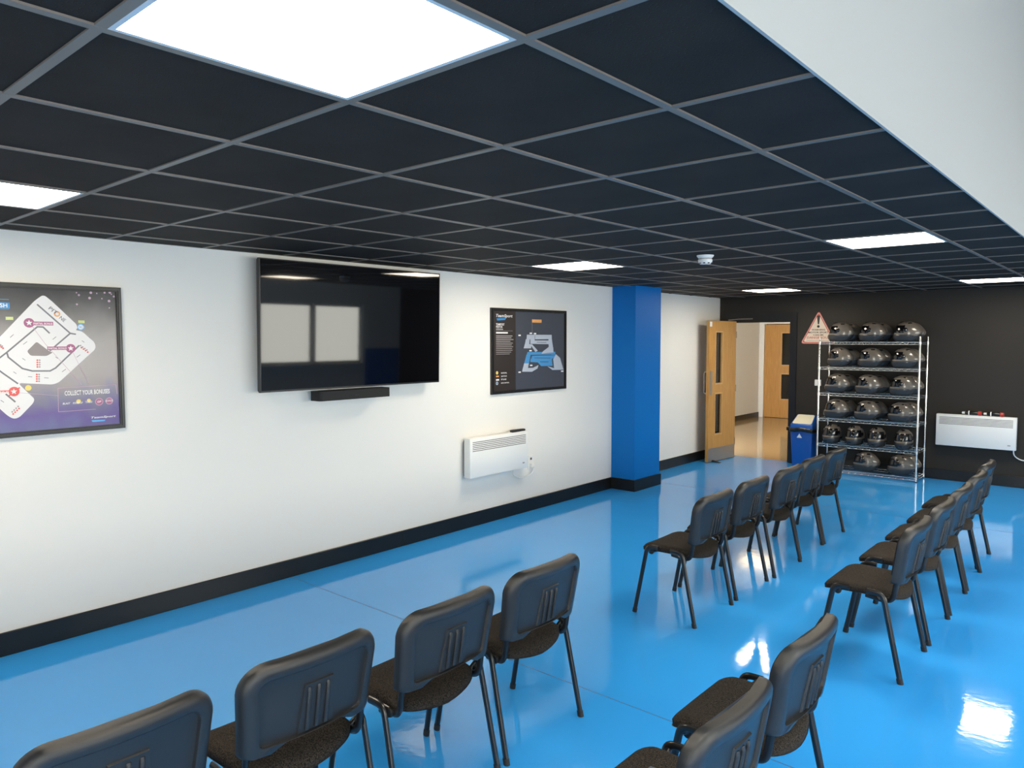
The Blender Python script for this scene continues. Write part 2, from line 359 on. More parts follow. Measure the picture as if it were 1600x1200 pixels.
# suspended ceiling: exposed grid with individual 600 mm tiles
GX0, GY0, P = 3.247, 1.186, 0.6
xs = [-0.15]+[GX0+P*k for k in range(-5, 2)]+[XB]
ys = [YB]+[GY0+P*k for k in range(-8, 16)]+[BW]
LIGHTS = [(i, j) for j in (-9, -1, 6, 13) for i in (-4, 0)]
ce = empty('ceiling', (0, 0, H)); struct(ce, 'black suspended ceiling of square tiles in a grey metal grid')
boxo('ceiling_deck', (-0.25, YB, 0.10), (XB, BW, 0.14), 'tile', ce)
tile_me = {}
lightcells = {(round(GX0+P*i, 3), round(GY0+P*j, 3)) for i, j in LIGHTS}
for a, b_ in zip(xs, xs[1:]):
    for c, d in zip(ys, ys[1:]):
        if (round(a, 3), round(c, 3)) in lightcells: continue
        key = (round(b_-a, 3), round(d-c, 3))
        if key not in tile_me:
            bm = bmesh.new(); hx, hy = key[0]/2-0.004, key[1]/2-0.004
            box(bm, (-hx, -hy, 0.005), (hx, hy, 0.020)); o = finish('ceiling_tile', bm, 'tile', ce); tile_me[key] = o.data
        else:
            o = bpy.data.objects.new('ceiling_tile', tile_me[key]); COL.objects.link(o); o.parent = ce
        o.location = ((a+b_)/2, (c+d)/2, 0)
for x in xs[1:-1]: boxo('ceiling_grid_bar', (x-0.012, YB, 0.0), (x+0.012, BW, 0.008), 'grid', ce)
for y in ys[1:-1]:
    boxo('ceiling_grid_bar', (-0.15, y-0.012, 0.0005), (XB, y+0.012, 0.0075), 'grid', ce)
boxo('ceiling_edge_angle', (0.0, YB, 0.0), (0.02, 7.36, 0.006), 'tvcase', ce)
boxo('ceiling_edge_angle', (-0.15, BW-0.02, 0.0), (XB, BW, 0.006), 'tvcase', ce)
LL = {(-4, -9): 'flat square ceiling light over the wall behind the camera, television side', (0, -9): 'flat square ceiling light behind the camera, bulkhead side',
      (-4, -1): 'bright square ceiling light cut by the left picture edge, above the large poster', (0, -1): 'largest bright square ceiling light, nearest the camera at the top',
      (-4, 6): 'bright square ceiling light in front of the blue pillar, above the small poster', (0, 6): 'bright square ceiling light near the white bulkhead edge',
      (-4, 13): 'bright square ceiling light in front of the open door', (0, 13): 'bright square ceiling light above the heater on the charcoal wall'}
for ij in LIGHTS:
    i, j = ij
    lo = empty('ceiling_light', (GX0+P*i+P/2, GY0+P*j+P/2, H)); tag(lo, LL[ij], 'ceiling light', 'square ceiling light panels')
    bm = bmesh.new(); slab(bm, -0.288, 0.288, -0.288, 0.288, [(-0.276, 0.276, -0.276, 0.276)], 0.0005, 0.02, lambda u, v_, w_: (u, v_, w_)); finish('light_frame', bm, 'led_frame', lo)
    boxo('diffuser', (-0.276, -0.276, 0.006), (0.276, 0.276, 0.012), 'led', lo)

# lobby seen through the open door
lf = struct(boxo('floor_lobby', (-2.05, 10.66, -0.1), (2.2, 16.5, 0.0), 'beige_floor'), 'shiny beige floor of the lobby beyond the door')
struct(boxo('wall_lobby_left', (-2.05, BW+0.12, 0), (-1.95, 16.4, H+0.1), 'wall'), 'white lobby wall seen through the doorway')
bm = bmesh.new(); slab(bm, -2.05, 2.2, 0, H+0.1, [(-1.83, -0.98, 0, 2.13)], 16.4, 16.5, lambda u, v_, w_: (u, w_, v_)); struct(finish('wall_lobby_end', bm, 'wall'), 'lobby end wall around the far oak door')
struct(boxo('wall_lobby_right', (2.1, BW+0.12, 0), (2.2, 16.4, H+0.1), 'wall'), 'right lobby wall hidden behind the charcoal wall')
struct(boxo('ceiling_lobby', (-2.05, BW+0.12, H), (2.2, 16.5, H+0.1), 'wall'), 'lobby ceiling')
struct(boxo('baseboard_lobby', (-1.95, BW+0.12, 0), (-1.934, 16.4, 0.11), 'black_paint'), 'black skirting in the lobby')
struct(boxo('lobby_light_block', (-2.05, 16.5, 0), (2.2, 16.6, H+0.1), 'dark'), 'dark panel added behind the far door to block sky light')  # added slab: stops sky light leaking in, keeps the far door glass dark
lo = empty('ceiling_light', (-0.6, 13.2, H)); tag(lo, 'unseen square ceiling light added to light the lobby', 'ceiling light')
boxo('light_frame', (-0.3, -0.3, -0.02), (0.3, 0.3, 0.0), 'led_frame', lo); boxo('diffuser', (-0.28, -0.28, -0.024), (0.28, 0.28, -0.019), 'added_lobby_led', lo)  # hidden above the doorway, added to give the lobby warm light

# ------------------------------------------------------------------ doors
# black frame of the open doorway
fr = empty('door_frame', (0, BW, 0)); tag(fr, 'black door frame in the charcoal wall', 'door frame')
bm = bmesh.new(); slab(bm, -0.05, 1.025, 0, 2.165, [(0.035, 0.945, -0.01, 2.055)], -0.02, 0.0, lambda u, v_, w_: (u, w_, v_)); finish('architrave', bm, 'black_paint', fr)
bm = bmesh.new(); slab(bm, 0.03, 0.95, 0, 2.06, [(0.06, 0.92, -0.01, 2.03)], 0.0, 0.12, lambda u, v_, w_: (u, w_, v_)); finish('door_lining', bm, 'black_paint', fr)
def door(name, wd, ht, holes, loc, rz):
    d = empty(name, loc, rz); d['kind'] = 'structure'      # local: u from hinge, leaf thickness along local -y..0
    bm = bmesh.new(); slab(bm, 0, wd, 0.008, ht, holes, -0.044, 0.0, lambda u, v_, w_: (u, w_, v_)); leaf = finish('door_leaf', bm, 'oak', d)
    for h in holes:
        bm = bmesh.new(); slab(bm, h[0]-0.002, h[1]+0.002, h[2]-0.002, h[3]+0.002, [(h[0]+0.018, h[1]-0.018, h[2]+0.018, h[3]-0.018)], -0.052, 0.008, lambda u, v_, w_: (u, w_, v_))
        fr_ = finish('vision_panel', bm, 'bead', d)
        boxo('pane', (h[0]+0.018, -0.026, h[2]+0.018), (h[1]-0.018, -0.020, h[3]-0.018), 'door_glass', fr_)
    return d
# leaf swung right back towards the white wall
HX, HY = 0.130, BW-0.03
ang = math.atan2(9.763-HY, 0.068-HX)
d1 = door('door_1', 0.76, 2.05, [(0.39, 0.60, 1.13, 1.90), (0.39, 0.60, 0.39, 1.005)], (HX, HY, 0), ang)
d1['label'] = 'open oak door with two glazed slots standing against the white wall'
# local +y of the leaf points to the room (+X)
boxo('push_plate', (0.665, 0.0, 0.98), (0.735, 0.003, 1.33), 'steel', d1)
boxo('kick_plate', (0.01, 0.0, 0.015), (0.75, 0.003, 0.205), 'steel', d1)
boxo('label_sticker', (0.69, 0.0, 1.965), (0.75, 0.0015, 2.035), 'white', d1)
bm = bmesh.new(); tube(bm, fillet([(0.70, -0.044, 1.0), (0.70, -0.11, 1.0), (0.70, -0.11, 1.31), (0.70, -0.044, 1.31)], 0.03), 0.010, 8); finish('pull_handle', bm, 'steel', d1, 50)
bm = bmesh.new(); tube(bm, [(0.25, 0.012, 2.065), (0.02, 0.05, 2.085), (0.0, 0.26, 2.085)], 0.009, 8); finish('closer_arm', bm, 'steel', d1, 50)
for z in (0.25, 1.05, 1.85): boxo('hinge', (-0.008, -0.006, z-0.05), (0.004, 0.006, z+0.05), 'steel', d1)
bm = bmesh.new(); vs = [bm.verts.new(p) for p in ((0.05, 9.86, 0), (0.05, 9.90, 0), (0.20, 9.88, 0), (0.20, 9.92, 0), (0.05, 9.86, 0.035), (0.05, 9.90, 0.035), (0.20, 9.88, 0.006), (0.20, 9.92, 0.006))]
for q in ((0, 1, 3, 2), (4, 6, 7, 5), (0, 4, 5, 1), (2, 3, 7, 6), (0, 2, 6, 4), (1, 5, 7, 3)): bm.faces.new([vs[k] for k in q])
tag(finish('door_wedge', bm, 'rubber'), 'dark rubber wedge holding the oak door open', 'door wedge')
d2 = door('door_2', 0.82, 2.11, [(0.38, 0.61, 1.19, 1.93), (0.38, 0.61, 0.42, 1.01)], (-1.82, 16.44, 0), 0); d2['label'] = 'closed oak door with two glazed slots at the far end of the lobby'
f2 = empty('door_frame', (0, 16.4, 0)); tag(f2, 'pale grey frame around the far lobby door', 'door frame')
bm = bmesh.new(); slab(bm, -1.92, -0.89, 0, 2.22, [(-1.825, -0.985, -0.01, 2.125)], -0.02, 0.0, lambda u, v_, w_: (u, w_, v_)); finish('architrave', bm, 'white_metal', f2)

# ------------------------------------------------------------------ chairs
def ring_fill(bm, outline, zfun, ks, flip=False, xyz=None):
    """concentric rings from an outline toward its centroid; xyz maps (a, b, k) to a point"""
    cx = sum(p[0] for p in outline)/len(outline); cy = sum(p[1] for p in outline)/len(outline); rings = []
    for k in ks:
        rings.append([bm.verts.new(xyz(cx+(p[0]-cx)*k, cy+(p[1]-cy)*k, k)) for p in outline])
    n = len(outline)
    for a, b_ in zip(rings, rings[1:]):
        for i in range(n): bm.faces.new((a[i], a[(i+1) % n], b_[(i+1) % n], b_[i]))
    c = bm.verts.new(xyz(cx, cy, 0)); l = rings[-1]
    for i in range(n): bm.faces.new((l[i], l[(i+1) % n], c))
    return rings
def rrect(w0, w1, h0, h1, r0, r1, n=8):
    """outline, bottom half-width w0, top half-width w1, from h0 to h1, corner radii r0 bottom r1 top"""
    pts = []
    def corner(cx, cy, r, a0):
        for k in range(n+1):
            a = a0+PI/2*k/n; pts.append((cx+r*math.cos(a), cy+r*math.sin(a)))
    corner(w0-r0, h0+r0, r0, -PI/2); 
    for k in range(1, 5): pts.append((w0+(w1-w0)*k/5, h0+r0+(h1-r1-h0-r0)*k/5))
    corner(w1-r1, h1-r1, r1, 0)
    for k in range(1, 8): pts.append((w1-r1-2*(w1-r1)*k/8, h1))
    corner(-w1+r1, h1-r1, r1, PI/2)
    for k in range(1, 5): pts.append((-w1+(w1-w0)*k/5, h1-r1-(h1-r1-h0-r0)*k/5))
    corner(-w0+r0, h0+r0, r0, PI)
    for k in range(1, 8): pts.append((-w0+r0+2*(w0-r0)*k/8, h0))
    return pts
def make_chair():
    t_ = empty('stacking_chair')
    # legs: oval steel tube bent over at the top into the side rail
    for sy in (-1, 1):
        yf, yt = 0.265*sy, 0.258*sy
        for sx_, xf, xt in ((-1, -0.215, -0.128), (1, 0.215, 0.118)):
            bm = bmesh.new(); tube(bm, fillet([(xf, yf, 0.006), (xt, yt, 0.452), (xt-sx_*0.08, yt, 0.452)], 0.045, 6), 0.0145, 10, 0.62, ref=(1, 0, 0))
            lg = finish('leg', bm, 'frame', t_, 50)
            bm = bmesh.new(); d = Vector((xt-xf, 0, 0.446)).normalized(); p = Vector((xf, yf, 0.0))
            tube(bm, [p, p+d*0.028], 0.0165, 10, 0.7, ref=(1, 0, 0)); finish('foot_cap', bm, 'rubber', lg, 50)
        bm = bmesh.new(); tube(bm, [(-0.05, yt, 0.452), (0.04, yt, 0.452)], 0.0145, 10, 0.62, ref=(1, 0, 0)); finish('side_rail', bm, 'frame', t_, 50)
    for x in (-0.12, 0.10):
        bm = bmesh.new(); tube(bm, fillet([(x, -0.256, 0.432), (x, -0.20, 0.405), (x, 0.20, 0.405), (x, 0.256, 0.432)], 0.03), 0.011, 8); finish('cross_bar', bm, 'frame', t_, 50)
    for sy in (-1, 1):
        for x in (-0.118, 0.112):
            bm = bmesh.new(); lathe(bm, [(0.006, 0.0), (0.017, 0.002), (0.019, 0.010), (0.015, 0.018)], (x, 0.232*sy-(0.0 if sy > 0 else 0.0), 0.412), 12, 'Y'); finish('link_knob', bm, 'rubber', t_, 50)
    # seat: outline in plan, rear edge bowed out
    out = []
    fx, rx, hw = -0.205, 0.185, 0.224
    def corner(cx, cy, r, a0, a1, n=7):
        for k in range(n+1):
            a = a0+(a1-a0)*k/n; out.append((cx+r*math.cos(a), cy+r*math.sin(a)))
    corner(fx+0.06, -hw+0.06, 0.06, PI*1.5, PI, 7); 
    for k in range(1, 8): out.append((fx-0.008*math.sin(PI*k/8), -hw+0.06+2*(hw-0.06)*k/8))
    corner(fx+0.06, hw-0.06, 0.06, PI, PI/2, 7)
    for k in range(1, 5): out.append((fx+0.06+(0.09-fx-0.06)*k/5, hw-0.014*k/5))
    for k in range(0, 17):
        a = PI/2-PI*k/16; out.append((0.085+0.108*max(0, math.cos(a))**0.75, (hw-0.014)*math.sin(a)))
    for k in range(1, 5): out.append((0.09-(0.09-fx-0.06)*k/5, -hw+0.014-0.014*k/5+0.0))
    def top(a, b_, k):
        e_ = max(0.0, 1-k); edge = 0.020*(1-min(1, e_/0.14))**2
        z = 0.462-0.018*max(0, (-a-0.10)/0.1)**2-0.030*max(0, (a-0.06)/0.15)**1.6*(1-0.5*abs(b_)/0.22)-0.010*(1-(b_/0.224)**2)
        return (a, b_, z-edge)
    bm = bmesh.new()
    rg = ring_fill(bm, out, None, (1.0, 0.985, 0.96, 0.92, 0.86, 0.75, 0.6, 0.4, 0.2), xyz=top)
    low = [bm.verts.new((v_.co.x*0.99, v_.co.y*0.99, v_.co.z-0.020)) for v_ in rg[0]]
    n = len(low)
    for i in range(n): bm.faces.new((rg[0][i], low[i], low[(i+1) % n], rg[0][(i+1) % n]))
    bm.faces.new(low)
    seat = finish('seat', bm, 'fabric', t_, 60)
    bm = bmesh.new()
    def under(a, b_, k): 
        p = top(a, b_, 1.0); return (a*1.004, b_*1.004, p[2]-0.020) if k == 1 else (a, b_, p[2]-0.026-0.012*(1-k))
    r1 = ring_fill(bm, out, None, (1.0, 0.93, 0.7, 0.35), xyz=under)
    finish('seat_pan', bm, 'plastic', seat, 60)
    # uprights: from under the seat back and up into the sleeves of the back shell
    for sy in (-1, 1):
        bm = bmesh.new(); tube(bm, fillet([(0.02, 0.205*sy, 0.414), (0.154, 0.213*sy, 0.402), (0.1790, 0.216*sy, 0.56)], 0.050, 7), 0.0145, 10, 0.62, ref=(0, 0, 1)); finish('back_upright', bm, 'frame', t_, 50)
    # backrest shell
    Z0, Z1 = 0.530, 0.808
    def bx(yv, zv): return 0.196+(zv-0.475)*0.175-0.55*yv*yv-0.10*max(0, zv-0.70)**1.0*0.0
    EL = (0.0, 0.004, 0.010, 0.018, 0.030, 0.044, 0.049, 0.053, 0.060, 0.10, 0.15)
    DP = (-0.006, 0.006, 0.013, 0.018, 0.0200, 0.0195, 0.0170, 0.0055, 0.0040, 0.0040, 0.0040)
    bm = bmesh.new(); rings = []
    for e_, d_ in zip(EL, DP):
        pts = rrect(0.238-e_, 0.251-e_, Z0+0.06*e_, Z1-e_, 0.020, max(0.030, 0.085-e_*0.9))
        if e_ < 0.046: pts = [(p[0], p[1]-0.024) if p[1] < Z0+0.05 and abs(p[0]) > 0.150 else p for p in pts]
        rings.append([bm.verts.new((bx(*p)+d_, *p)) for p in pts])
    n = len(rings[0])
    for a, b_ in zip(rings, rings[1:]):
        for i in range(n): bm.faces.new((a[i], a[(i+1) % n], b_[(i+1) % n], b_[i]))
    l = rings[-1]; cz = sum(v_.co.z for v_ in l)/n; cv = bm.verts.new((bx(0, cz)+0.004, 0, cz))
    for i in range(n): bm.faces.new((l[i], l[(i+1) % n], cv))
    front = [bm.verts.new((v_.co.x-0.020, v_.co.y*0.995, v_.co.z)) for v_ in rings[0]]
    for i in range(n): bm.faces.new((rings[0][i], front[i], front[(i+1) % n], rings[0][(i+1) % n]))
    bm.faces.new(front)
    back = finish('backrest', bm, 'plastic', t_, 50)
    bm = bmesh.new(); ol2 = rrect(0.230, 0.243, Z0+0.006, Z1-0.008, 0.022, 0.078)
    pr_ = {1.0: -0.020, 0.98: -0.034, 0.94: -0.041, 0.88: -0.045}
    r1 = ring_fill(bm, ol2, None, (1.0, 0.98, 0.94, 0.88, 0.7, 0.4), xyz=lambda a, b_, k: (bx(a, b_)+pr_.get(k, -0.047), a, b_))
    finish('back_pad', bm, 'fabric', back, 60)
    # embossed plate with three ribs and the ridge over it
    bm = bmesh.new(); X = lambda yv, zv, o_: (bx(yv, zv)+o_, yv, zv)
    pl = [(-0.066, 0.536), (0.072, 0.536), (0.058, 0.705), (-0.050, 0.705)]
    a = [bm.verts.new(X(*p, 0.003)) for p in pl]; c = [bm.verts.new(X(p[0]*0.95, p[1]-0.004*(p[1] > 0.6), 0.0110)) for p in pl]
    bm.faces.new(c)
    for i in range(4): bm.faces.new((a[i], a[(i+1) % 4], c[(i+1) % 4], c[i]))
    finish('back_plate', bm, 'plastic', back)
    for yv in (-0.032, 0.003, 0.038):
        bm = bmesh.new(); tube(bm, [X(yv, 0.545, 0.0115), X(yv, 0.60, 0.0115), X(yv, 0.676, 0.0115), X(yv, 0.688, 0.006)], 0.0080, 8); finish('rib', bm, 'plastic', back, 60)
    return t_
proto = make_chair()
CH = []
NR = ['rightmost chair of the near front row, its four legs in view on blue floor', 'second chair from the right in the near front row facing the television',
      'third chair from the right in the near front row facing the television', 'leftmost chair back at the bottom left corner, near front row']
for (x, y, rz), l in zip(((2.650, 2.495, 0.0), (2.655, 1.905, 0.02), (2.632, 1.315, -0.01), (2.635, 0.730, 0.0)), NR): CH.append((x, y, rz, l, 'near block of chairs'))
FR = ['nearest chair of the far front row, standing free with all four legs visible', 'second chair of the far front row counting from the near end',
      'middle chair of the five in the far front row', 'fourth chair of the far front row, next to the farthest one', 'farthest chair of the far front row, in front of the helmet rack and bin']
for (x, y, rz), l in zip(((2.560, 4.350, 0.0), (2.548, 4.980, 0.0), (2.562, 5.620, 0.0), (2.535, 6.228, 0.0), (2.536, 6.802, 0.0)), FR): CH.append((x, y, rz, l, 'far block of chairs'))
SR = ['nearest chair of the far second row, seat and four legs fully visible', 'second chair of the far second row counting from the near end',
      'middle chair of the five in the far second row', 'fourth chair of the far second row, next to the farthest one', 'farthest chair of the far second row, below the heater on charcoal wall']
for (x, y, rz), l in zip(((3.712, 4.372, 0.0), (3.712, 5.010, 0.0), (3.706, 5.625, 0.0), (3.700, 6.240, 0.0), (3.672, 6.850, 0.0)), SR): CH.append((x, y, rz, l, 'far block of chairs'))
BR = ['chair of the near second row with its back seen edge-on, highest at bottom centre', 'chair at the bottom edge in the near second row, its ribbed back cut off', 'chair with only a seat and back corner showing at the bottom edge']
for (x, y, rz), l in zip(((3.790, 2.500, 0.0), (3.808, 1.855, 0.0), (3.800, 1.245, 0.0)), BR): CH.append((x, y, rz, l, 'near block of chairs'))
for k, (x, y, rz, l, g) in enumerate(CH):
    o = proto if k == 0 else copy_tree(proto)
    o.location = (x, y, 0); o.rotation_euler = (0, 0, rz)
    tag(o, l+', black plastic and charcoal fabric' if len(l.split()) < 12 else l, 'chair', g)

# ------------------------------------------------------------------ television and soundbar
TVX = 0.120
A = hit(404, 401, 0, TVX); B = hit(405, 614, 0, TVX); C = hit(686, 428, 0, TVX)
ty0, ty1, tz0, tz1 = (A[1]+B[1])/2, C[1]-0.012, B[2]+0.002, A[2]-0.004
tv = empty('television', (0, (ty0+ty1)/2, tz0)); tv.rotation_euler = (0, R(1.3), 0); tag(tv, 'large black flat television on the white wall', 'television')
hw = (ty1-ty0)/2; th = tz1-tz0
boxo('case', (0.070, -hw+0.004, 0.004), (0.113, hw-0.004, th-0.004), 'tvcase', tv, 0.006)
bm = bmesh.new(); slab(bm, -hw, hw, 0, th, [(-hw+0.006, hw-0.006, 0.012, th-0.006)], 0.095, TVX+0.002, lambda u, v_, w_: (w_, u, v_)); finish('bezel', bm, 'bezel', tv)
boxo('screen', (0.105, -hw+0.005, 0.011), (TVX, hw-0.005, th-0.005), 'screen', tv)
boxo('wall_bracket', (0.001, -0.3, 0.25), (0.071, 0.3, 0.65), 'tvcase', tv)
SX = 0.165
A = hit(502, 627, 0, SX); B = hit(611, 605, 0, SX)
sy0, sy1 = A[1]-0.01, B[1]; sz0 = hit(520, 626, 0, SX)[2]; sz1 = hit(520, 611, 0, SX)[2]
sb = empty('soundbar', (0, (sy0+sy1)/2, sz0)); tag(sb, 'slim black soundbar mounted under the television', 'soundbar')
hh = (sy1-sy0)/2
bm = bmesh.new(); box(bm, (0.045, -hh, 0), (SX, hh, sz1-sz0))
bmesh.ops.bevel(bm, geom=[e for e in bm.edges if abs(e.verts[0].co.z-e.verts[1].co.z) > 0.02 and e.verts[0].co.x > 0.1], offset=0.03, segments=6, profile=0.5, affect='EDGES')
finish('speaker_body', bm, 'cloth_black', sb, 40)
boxo('mount_bracket', (0.0, -0.2, 0.02), (0.046, 0.2, 0.05), 'tvcase', sb)
bm = bmesh.new(); box(bm, (SX, -0.02, 0.028), (SX+0.0008, 0.02, 0.034)); finish('maker_mark', bm, 'bezel', sb)

# ------------------------------------------------------------------ posters (flat prints in black frames)
def lwp(x, y, X): p = hit(x, y, 0, X); return (p[1], p[2])
def poster(name, y0, y1, z0, z1, ground, label):
    t_ = empty(name, (0, 0, 0)); tag(t_, label, 'poster')
    bm = bmesh.new(); fw = 0.028
    slab(bm, y0, y1, z0, z1, [(y0+fw, y1-fw, z0+fw, z1-fw)], 0.0, 0.026, lambda u, v_, w_: (w_, u, v_)); f_ = finish('poster_frame', bm, 'tvcase', t_)
    bm = bmesh.new(); slab(bm, y0+0.008, y1-0.008, z0+0.008, z1-0.008, [(y0+0.018, y1-0.018, z0+0.018, z1-0.018)], 0.024, 0.031, lambda u, v_, w_: (w_, u, v_)); finish('frame_ridge', bm, 'frame', f_)
    boxo('print', (0.006, y0+fw-0.004, z0+fw-0.004), (0.014, y1-fw+0.004, z1-fw+0.004), ground, t_)
    return t_
PX = 0.0142
def polys(name, plist, material, parent, layer=0):
    bm = bmesh.new(); x = PX+0.0004*layer
    for q_, pp in enumerate(plist):            # each piece a hair above the last, so overlaps stay clean
        vs_ = [bm.verts.new((x+0.00001*q_, p[0], p[1])) for p in pp]
        for tri_ in tessellate_polygon([[Vector((p[0], p[1], 0)) for p in pp]]):
            f_ = bm.faces.new([vs_[k] for k in tri_]); f_.normal_update()
            if f_.normal.x < 0: f_.normal_flip()
    me = bpy.data.meshes.new(name); bm.to_mesh(me); bm.free(); me.materials.append(M[material])
    o = bpy.data.objects.new(name, me); COL.objects.link(o); o.parent = parent; return o
def stroke(pts, wd):
    out = []
    for a, b_ in zip(pts, pts[1:]):
        d = Vector((b_[0]-a[0], b_[1]-a[1])); L_ = d.length or 1; d /= L_; nrm = Vector((-d.y, d.x))*wd/2; e_ = d*wd*0.3
        out.append([(a[0]-e_.x+nrm.x, a[1]-e_.y+nrm.y), (a[0]-e_.x-nrm.x, a[1]-e_.y-nrm.y), (b_[0]+e_.x-nrm.x, b_[1]+e_.y-nrm.y), (b_[0]+e_.x+nrm.x, b_[1]+e_.y+nrm.y)])
    return out
def disc(c, r, n=20): return [(c[0]+r*math.cos(2*PI*k/n), c[1]+r*math.sin(2*PI*k/n)) for k in range(n)]
def star(c, r): return [(c[0]+(r if k % 2 == 0 else r*0.42)*math.sin(2*PI*k/10), c[1]+(r if k % 2 == 0 else r*0.42)*math.cos(2*PI*k/10)) for k in range(10)]
def rect(a, b_): return [(a[0], a[1]), (b_[0], a[1]), (b_[0], b_[1]), (a[0], b_[1])]
def rounded(pts, rad):
    q = fillet([(*p, 0) for p in [pts[-1]]+pts+[pts[0]]], rad, 4)[1:-1]; return [(p.x, p.y) for p in q]
Z1 = lambda pts: [lwp(x/4.286, 420+y/4.286, PX) for x, y in pts]         # points read off poster 1
A = lwp(189.5, 449.5, 0.03); Bq = lwp(196.5, 668.5, 0.03)
p1 = poster('track_poster', 0.62, (A[0]+Bq[0])/2, Bq[1], A[1], 'p_violet', 'large framed poster of a white race track map, cut by the left picture edge')
track = Z1([(-420, 870), (0, 455), (230, 215), (290, 172), (345, 215), (512, 372), (520, 398), (505, 410), (548, 418), (636, 495), (642, 535), (395, 760), (355, 775), (120, 765), (232, 872), (222, 900), (130, 995), (92, 1006), (52, 985), (-200, 760)])
polys('track_print', [rounded(track, 0.02)], 'p_white', p1, 1)
polys('island_print', [rounded(Z1([(245, 488), (330, 552), (355, 560), (312, 584), (205, 582), (180, 552)]), 0.01)], 'p_hole', p1, 2)
L = []
for q in ([(250, 240), (470, 432), (505, 438)], [(470, 432), (335, 548)], [(-60, 640), (45, 560), (250, 388), (288, 390), (330, 430)], [(45, 560), (55, 592), (150, 668), (215, 684), (335, 684), (372, 664), (528, 515)],
          [(-60, 640), (20, 700), (118, 768)], [(40, 840), (100, 890)]): L += stroke(Z1(q), 0.0085)
tag(polys('track_wall_print', L, 'p_grey', p1, 3), kind='stuff')
ar = []
for x, y, dx, dy in ((90, 440, -22, 20), (180, 488, -24, 18), (375, 455, -22, 18), (150, 600, 18, 12), (372, 590, 14, 10), (90, 690, 18, 12), (188, 722, 26, 2), (296, 730, 28, 2), (440, 672, -24, 18), (536, 576, -22, 16), (548, 482, 16, 10), (5, 880, 20, 14)): ar += stroke(Z1([(x, y), (x+dx, y+dy)]), 0.003)
tag(polys('arrow_print', ar, 'p_grey', p1, 3), kind='stuff')
polys('pointer_line_print', stroke(Z1([(215, 385), (300, 500), (480, 700), (545, 775)]), 0.0022)+stroke(Z1([(475, 535), (590, 765)]), 0.0018)+stroke(Z1([(100, 828), (390, 850)]), 0.0018), 'p_pink', p1, 4)
polys('purple_label_print', [rect(*Z1([(215, 378), (355, 355)])), disc(Z1([(194, 362)])[0], 0.027), rect(*Z1([(316, 544), (470, 520)])), disc(Z1([(473, 533)])[0], 0.026)], 'p_purple', p1, 5)
polys('red_label_print', [rect(*Z1([(-150, 836), (90, 812)])), disc(Z1([(94, 822)])[0], 0.027)]+stroke(Z1([(60, 850), (130, 797)]), 0.008), 'p_red', p1, 5)
polys('star_print', [star(Z1([(194, 362)])[0], 0.018), star(Z1([(473, 533)])[0], 0.017), star(Z1([(92, 822)])[0], 0.017)], 'white', p1, 6)
def t1(name, s, x0, y0, x1, y1, material, par, conv, layer=6, shear=0.0):
    a, b_ = conv([(x0, y1)])[0], conv([(x1, y0)])[0]      # lower left, upper right
    text_mesh(name, s, material, par, (PX+0.0004*layer, a[0], a[1]), (0, 1, 0), (0, 0, 1), b_[1]-a[1], b_[0]-a[0], shear=shear)
t1('lettering', 'PARTIAL BONUS', 224, 361, 350, 374, 'white', p1, Z1)
t1('lettering', 'PARTIAL BONUS', 322, 526, 445, 539, 'white', p1, Z1)
t1('lettering', 'BONUS', -45, 818, 58, 832, 'white', p1, Z1)
polys('finish_tag_print', [rect(*Z1([(-110, 262), (64, 226)]))], 'p_blue', p1, 1); t1('lettering', 'FINISH', -80, 231, 48, 256, 'white', p1, Z1, 2)
polys('tag_line_print', stroke(Z1([(-80, 200), (58, 206)]), 0.0015)+stroke(Z1([(-80, 268), (60, 270)]), 0.0012), 'p_sky', p1, 1)
polys('green_tag_print', [rect(*Z1([(38, 342), (88, 322)])), rect(*Z1([(524, 364), (566, 346)]))], 'p_green', p1, 2)
polys('yellow_dot_print', [disc(Z1([(189, 798)])[0], 0.016)], 'p_yellow', p1, 2)
polys('pit_ring_print', [disc(Z1([(382, 302)])[0], 0.017)], 'p_orange', p1, 2); polys('pit_ring_centre', [disc(Z1([(382, 302)])[0], 0.009)], 'p_white', p1, 3)
a = Z1([(322, 268)])[0]; b_ = Z1([(360, 298)])[0]; dv = Vector((0, b_[0]-a[0], b_[1]-a[1])).normalized(); uv = Vector((0, -dv.z, dv.y))
text_mesh('lettering', 'PIT', 'p_grey', p1, (PX+0.0012, a[0], a[1]), dv, uv, 0.020, 0.052)
a = Z1([(394, 332)])[0]; text_mesh('lettering', 'NE', 'p_grey', p1, (PX+0.0012, a[0], a[1]), dv, uv, 0.020, 0.034)
polys('race_control_dot', [disc(Z1([(541, 390)])[0], 0.019)], 'p_sky', p1, 2); polys('race_control_ring', [disc(Z1([(541, 390)])[0], 0.014)], 'p_white', p1, 3); t1('lettering', 'RC', 532, 384, 551, 397, 'p_blue', p1, Z1, 4)
dr, dg_ = [], []
for cx, cy, dx, dy, n_ in ((250, 612, 0, 15, 4), (246, 708, 0, 15, 4), (545, 528, 14, 10, 4), (88, 972, 13, -12, 4), (-2, 516, 11, 8, 3)):
    for k in range(n_):
        if (dx, dy)[1] == 15: dr.append(disc(Z1([(cx, cy+dy*k)])[0], 0.0052, 8)); dg_.append(disc(Z1([(cx+15, cy+dy*k)])[0], 0.0050, 8))
        else: dr.append(disc(Z1([(cx+dx*k, cy+dy*k)])[0], 0.0052, 8)); dg_.append(disc(Z1([(cx+dx*k-6, cy+dy*k-14)])[0], 0.0050, 8))
polys('red_dot_print', dr, 'p_red', p1, 3); tag(polys('grey_dot_print', dg_, 'p_text', p1, 3), kind='stuff')
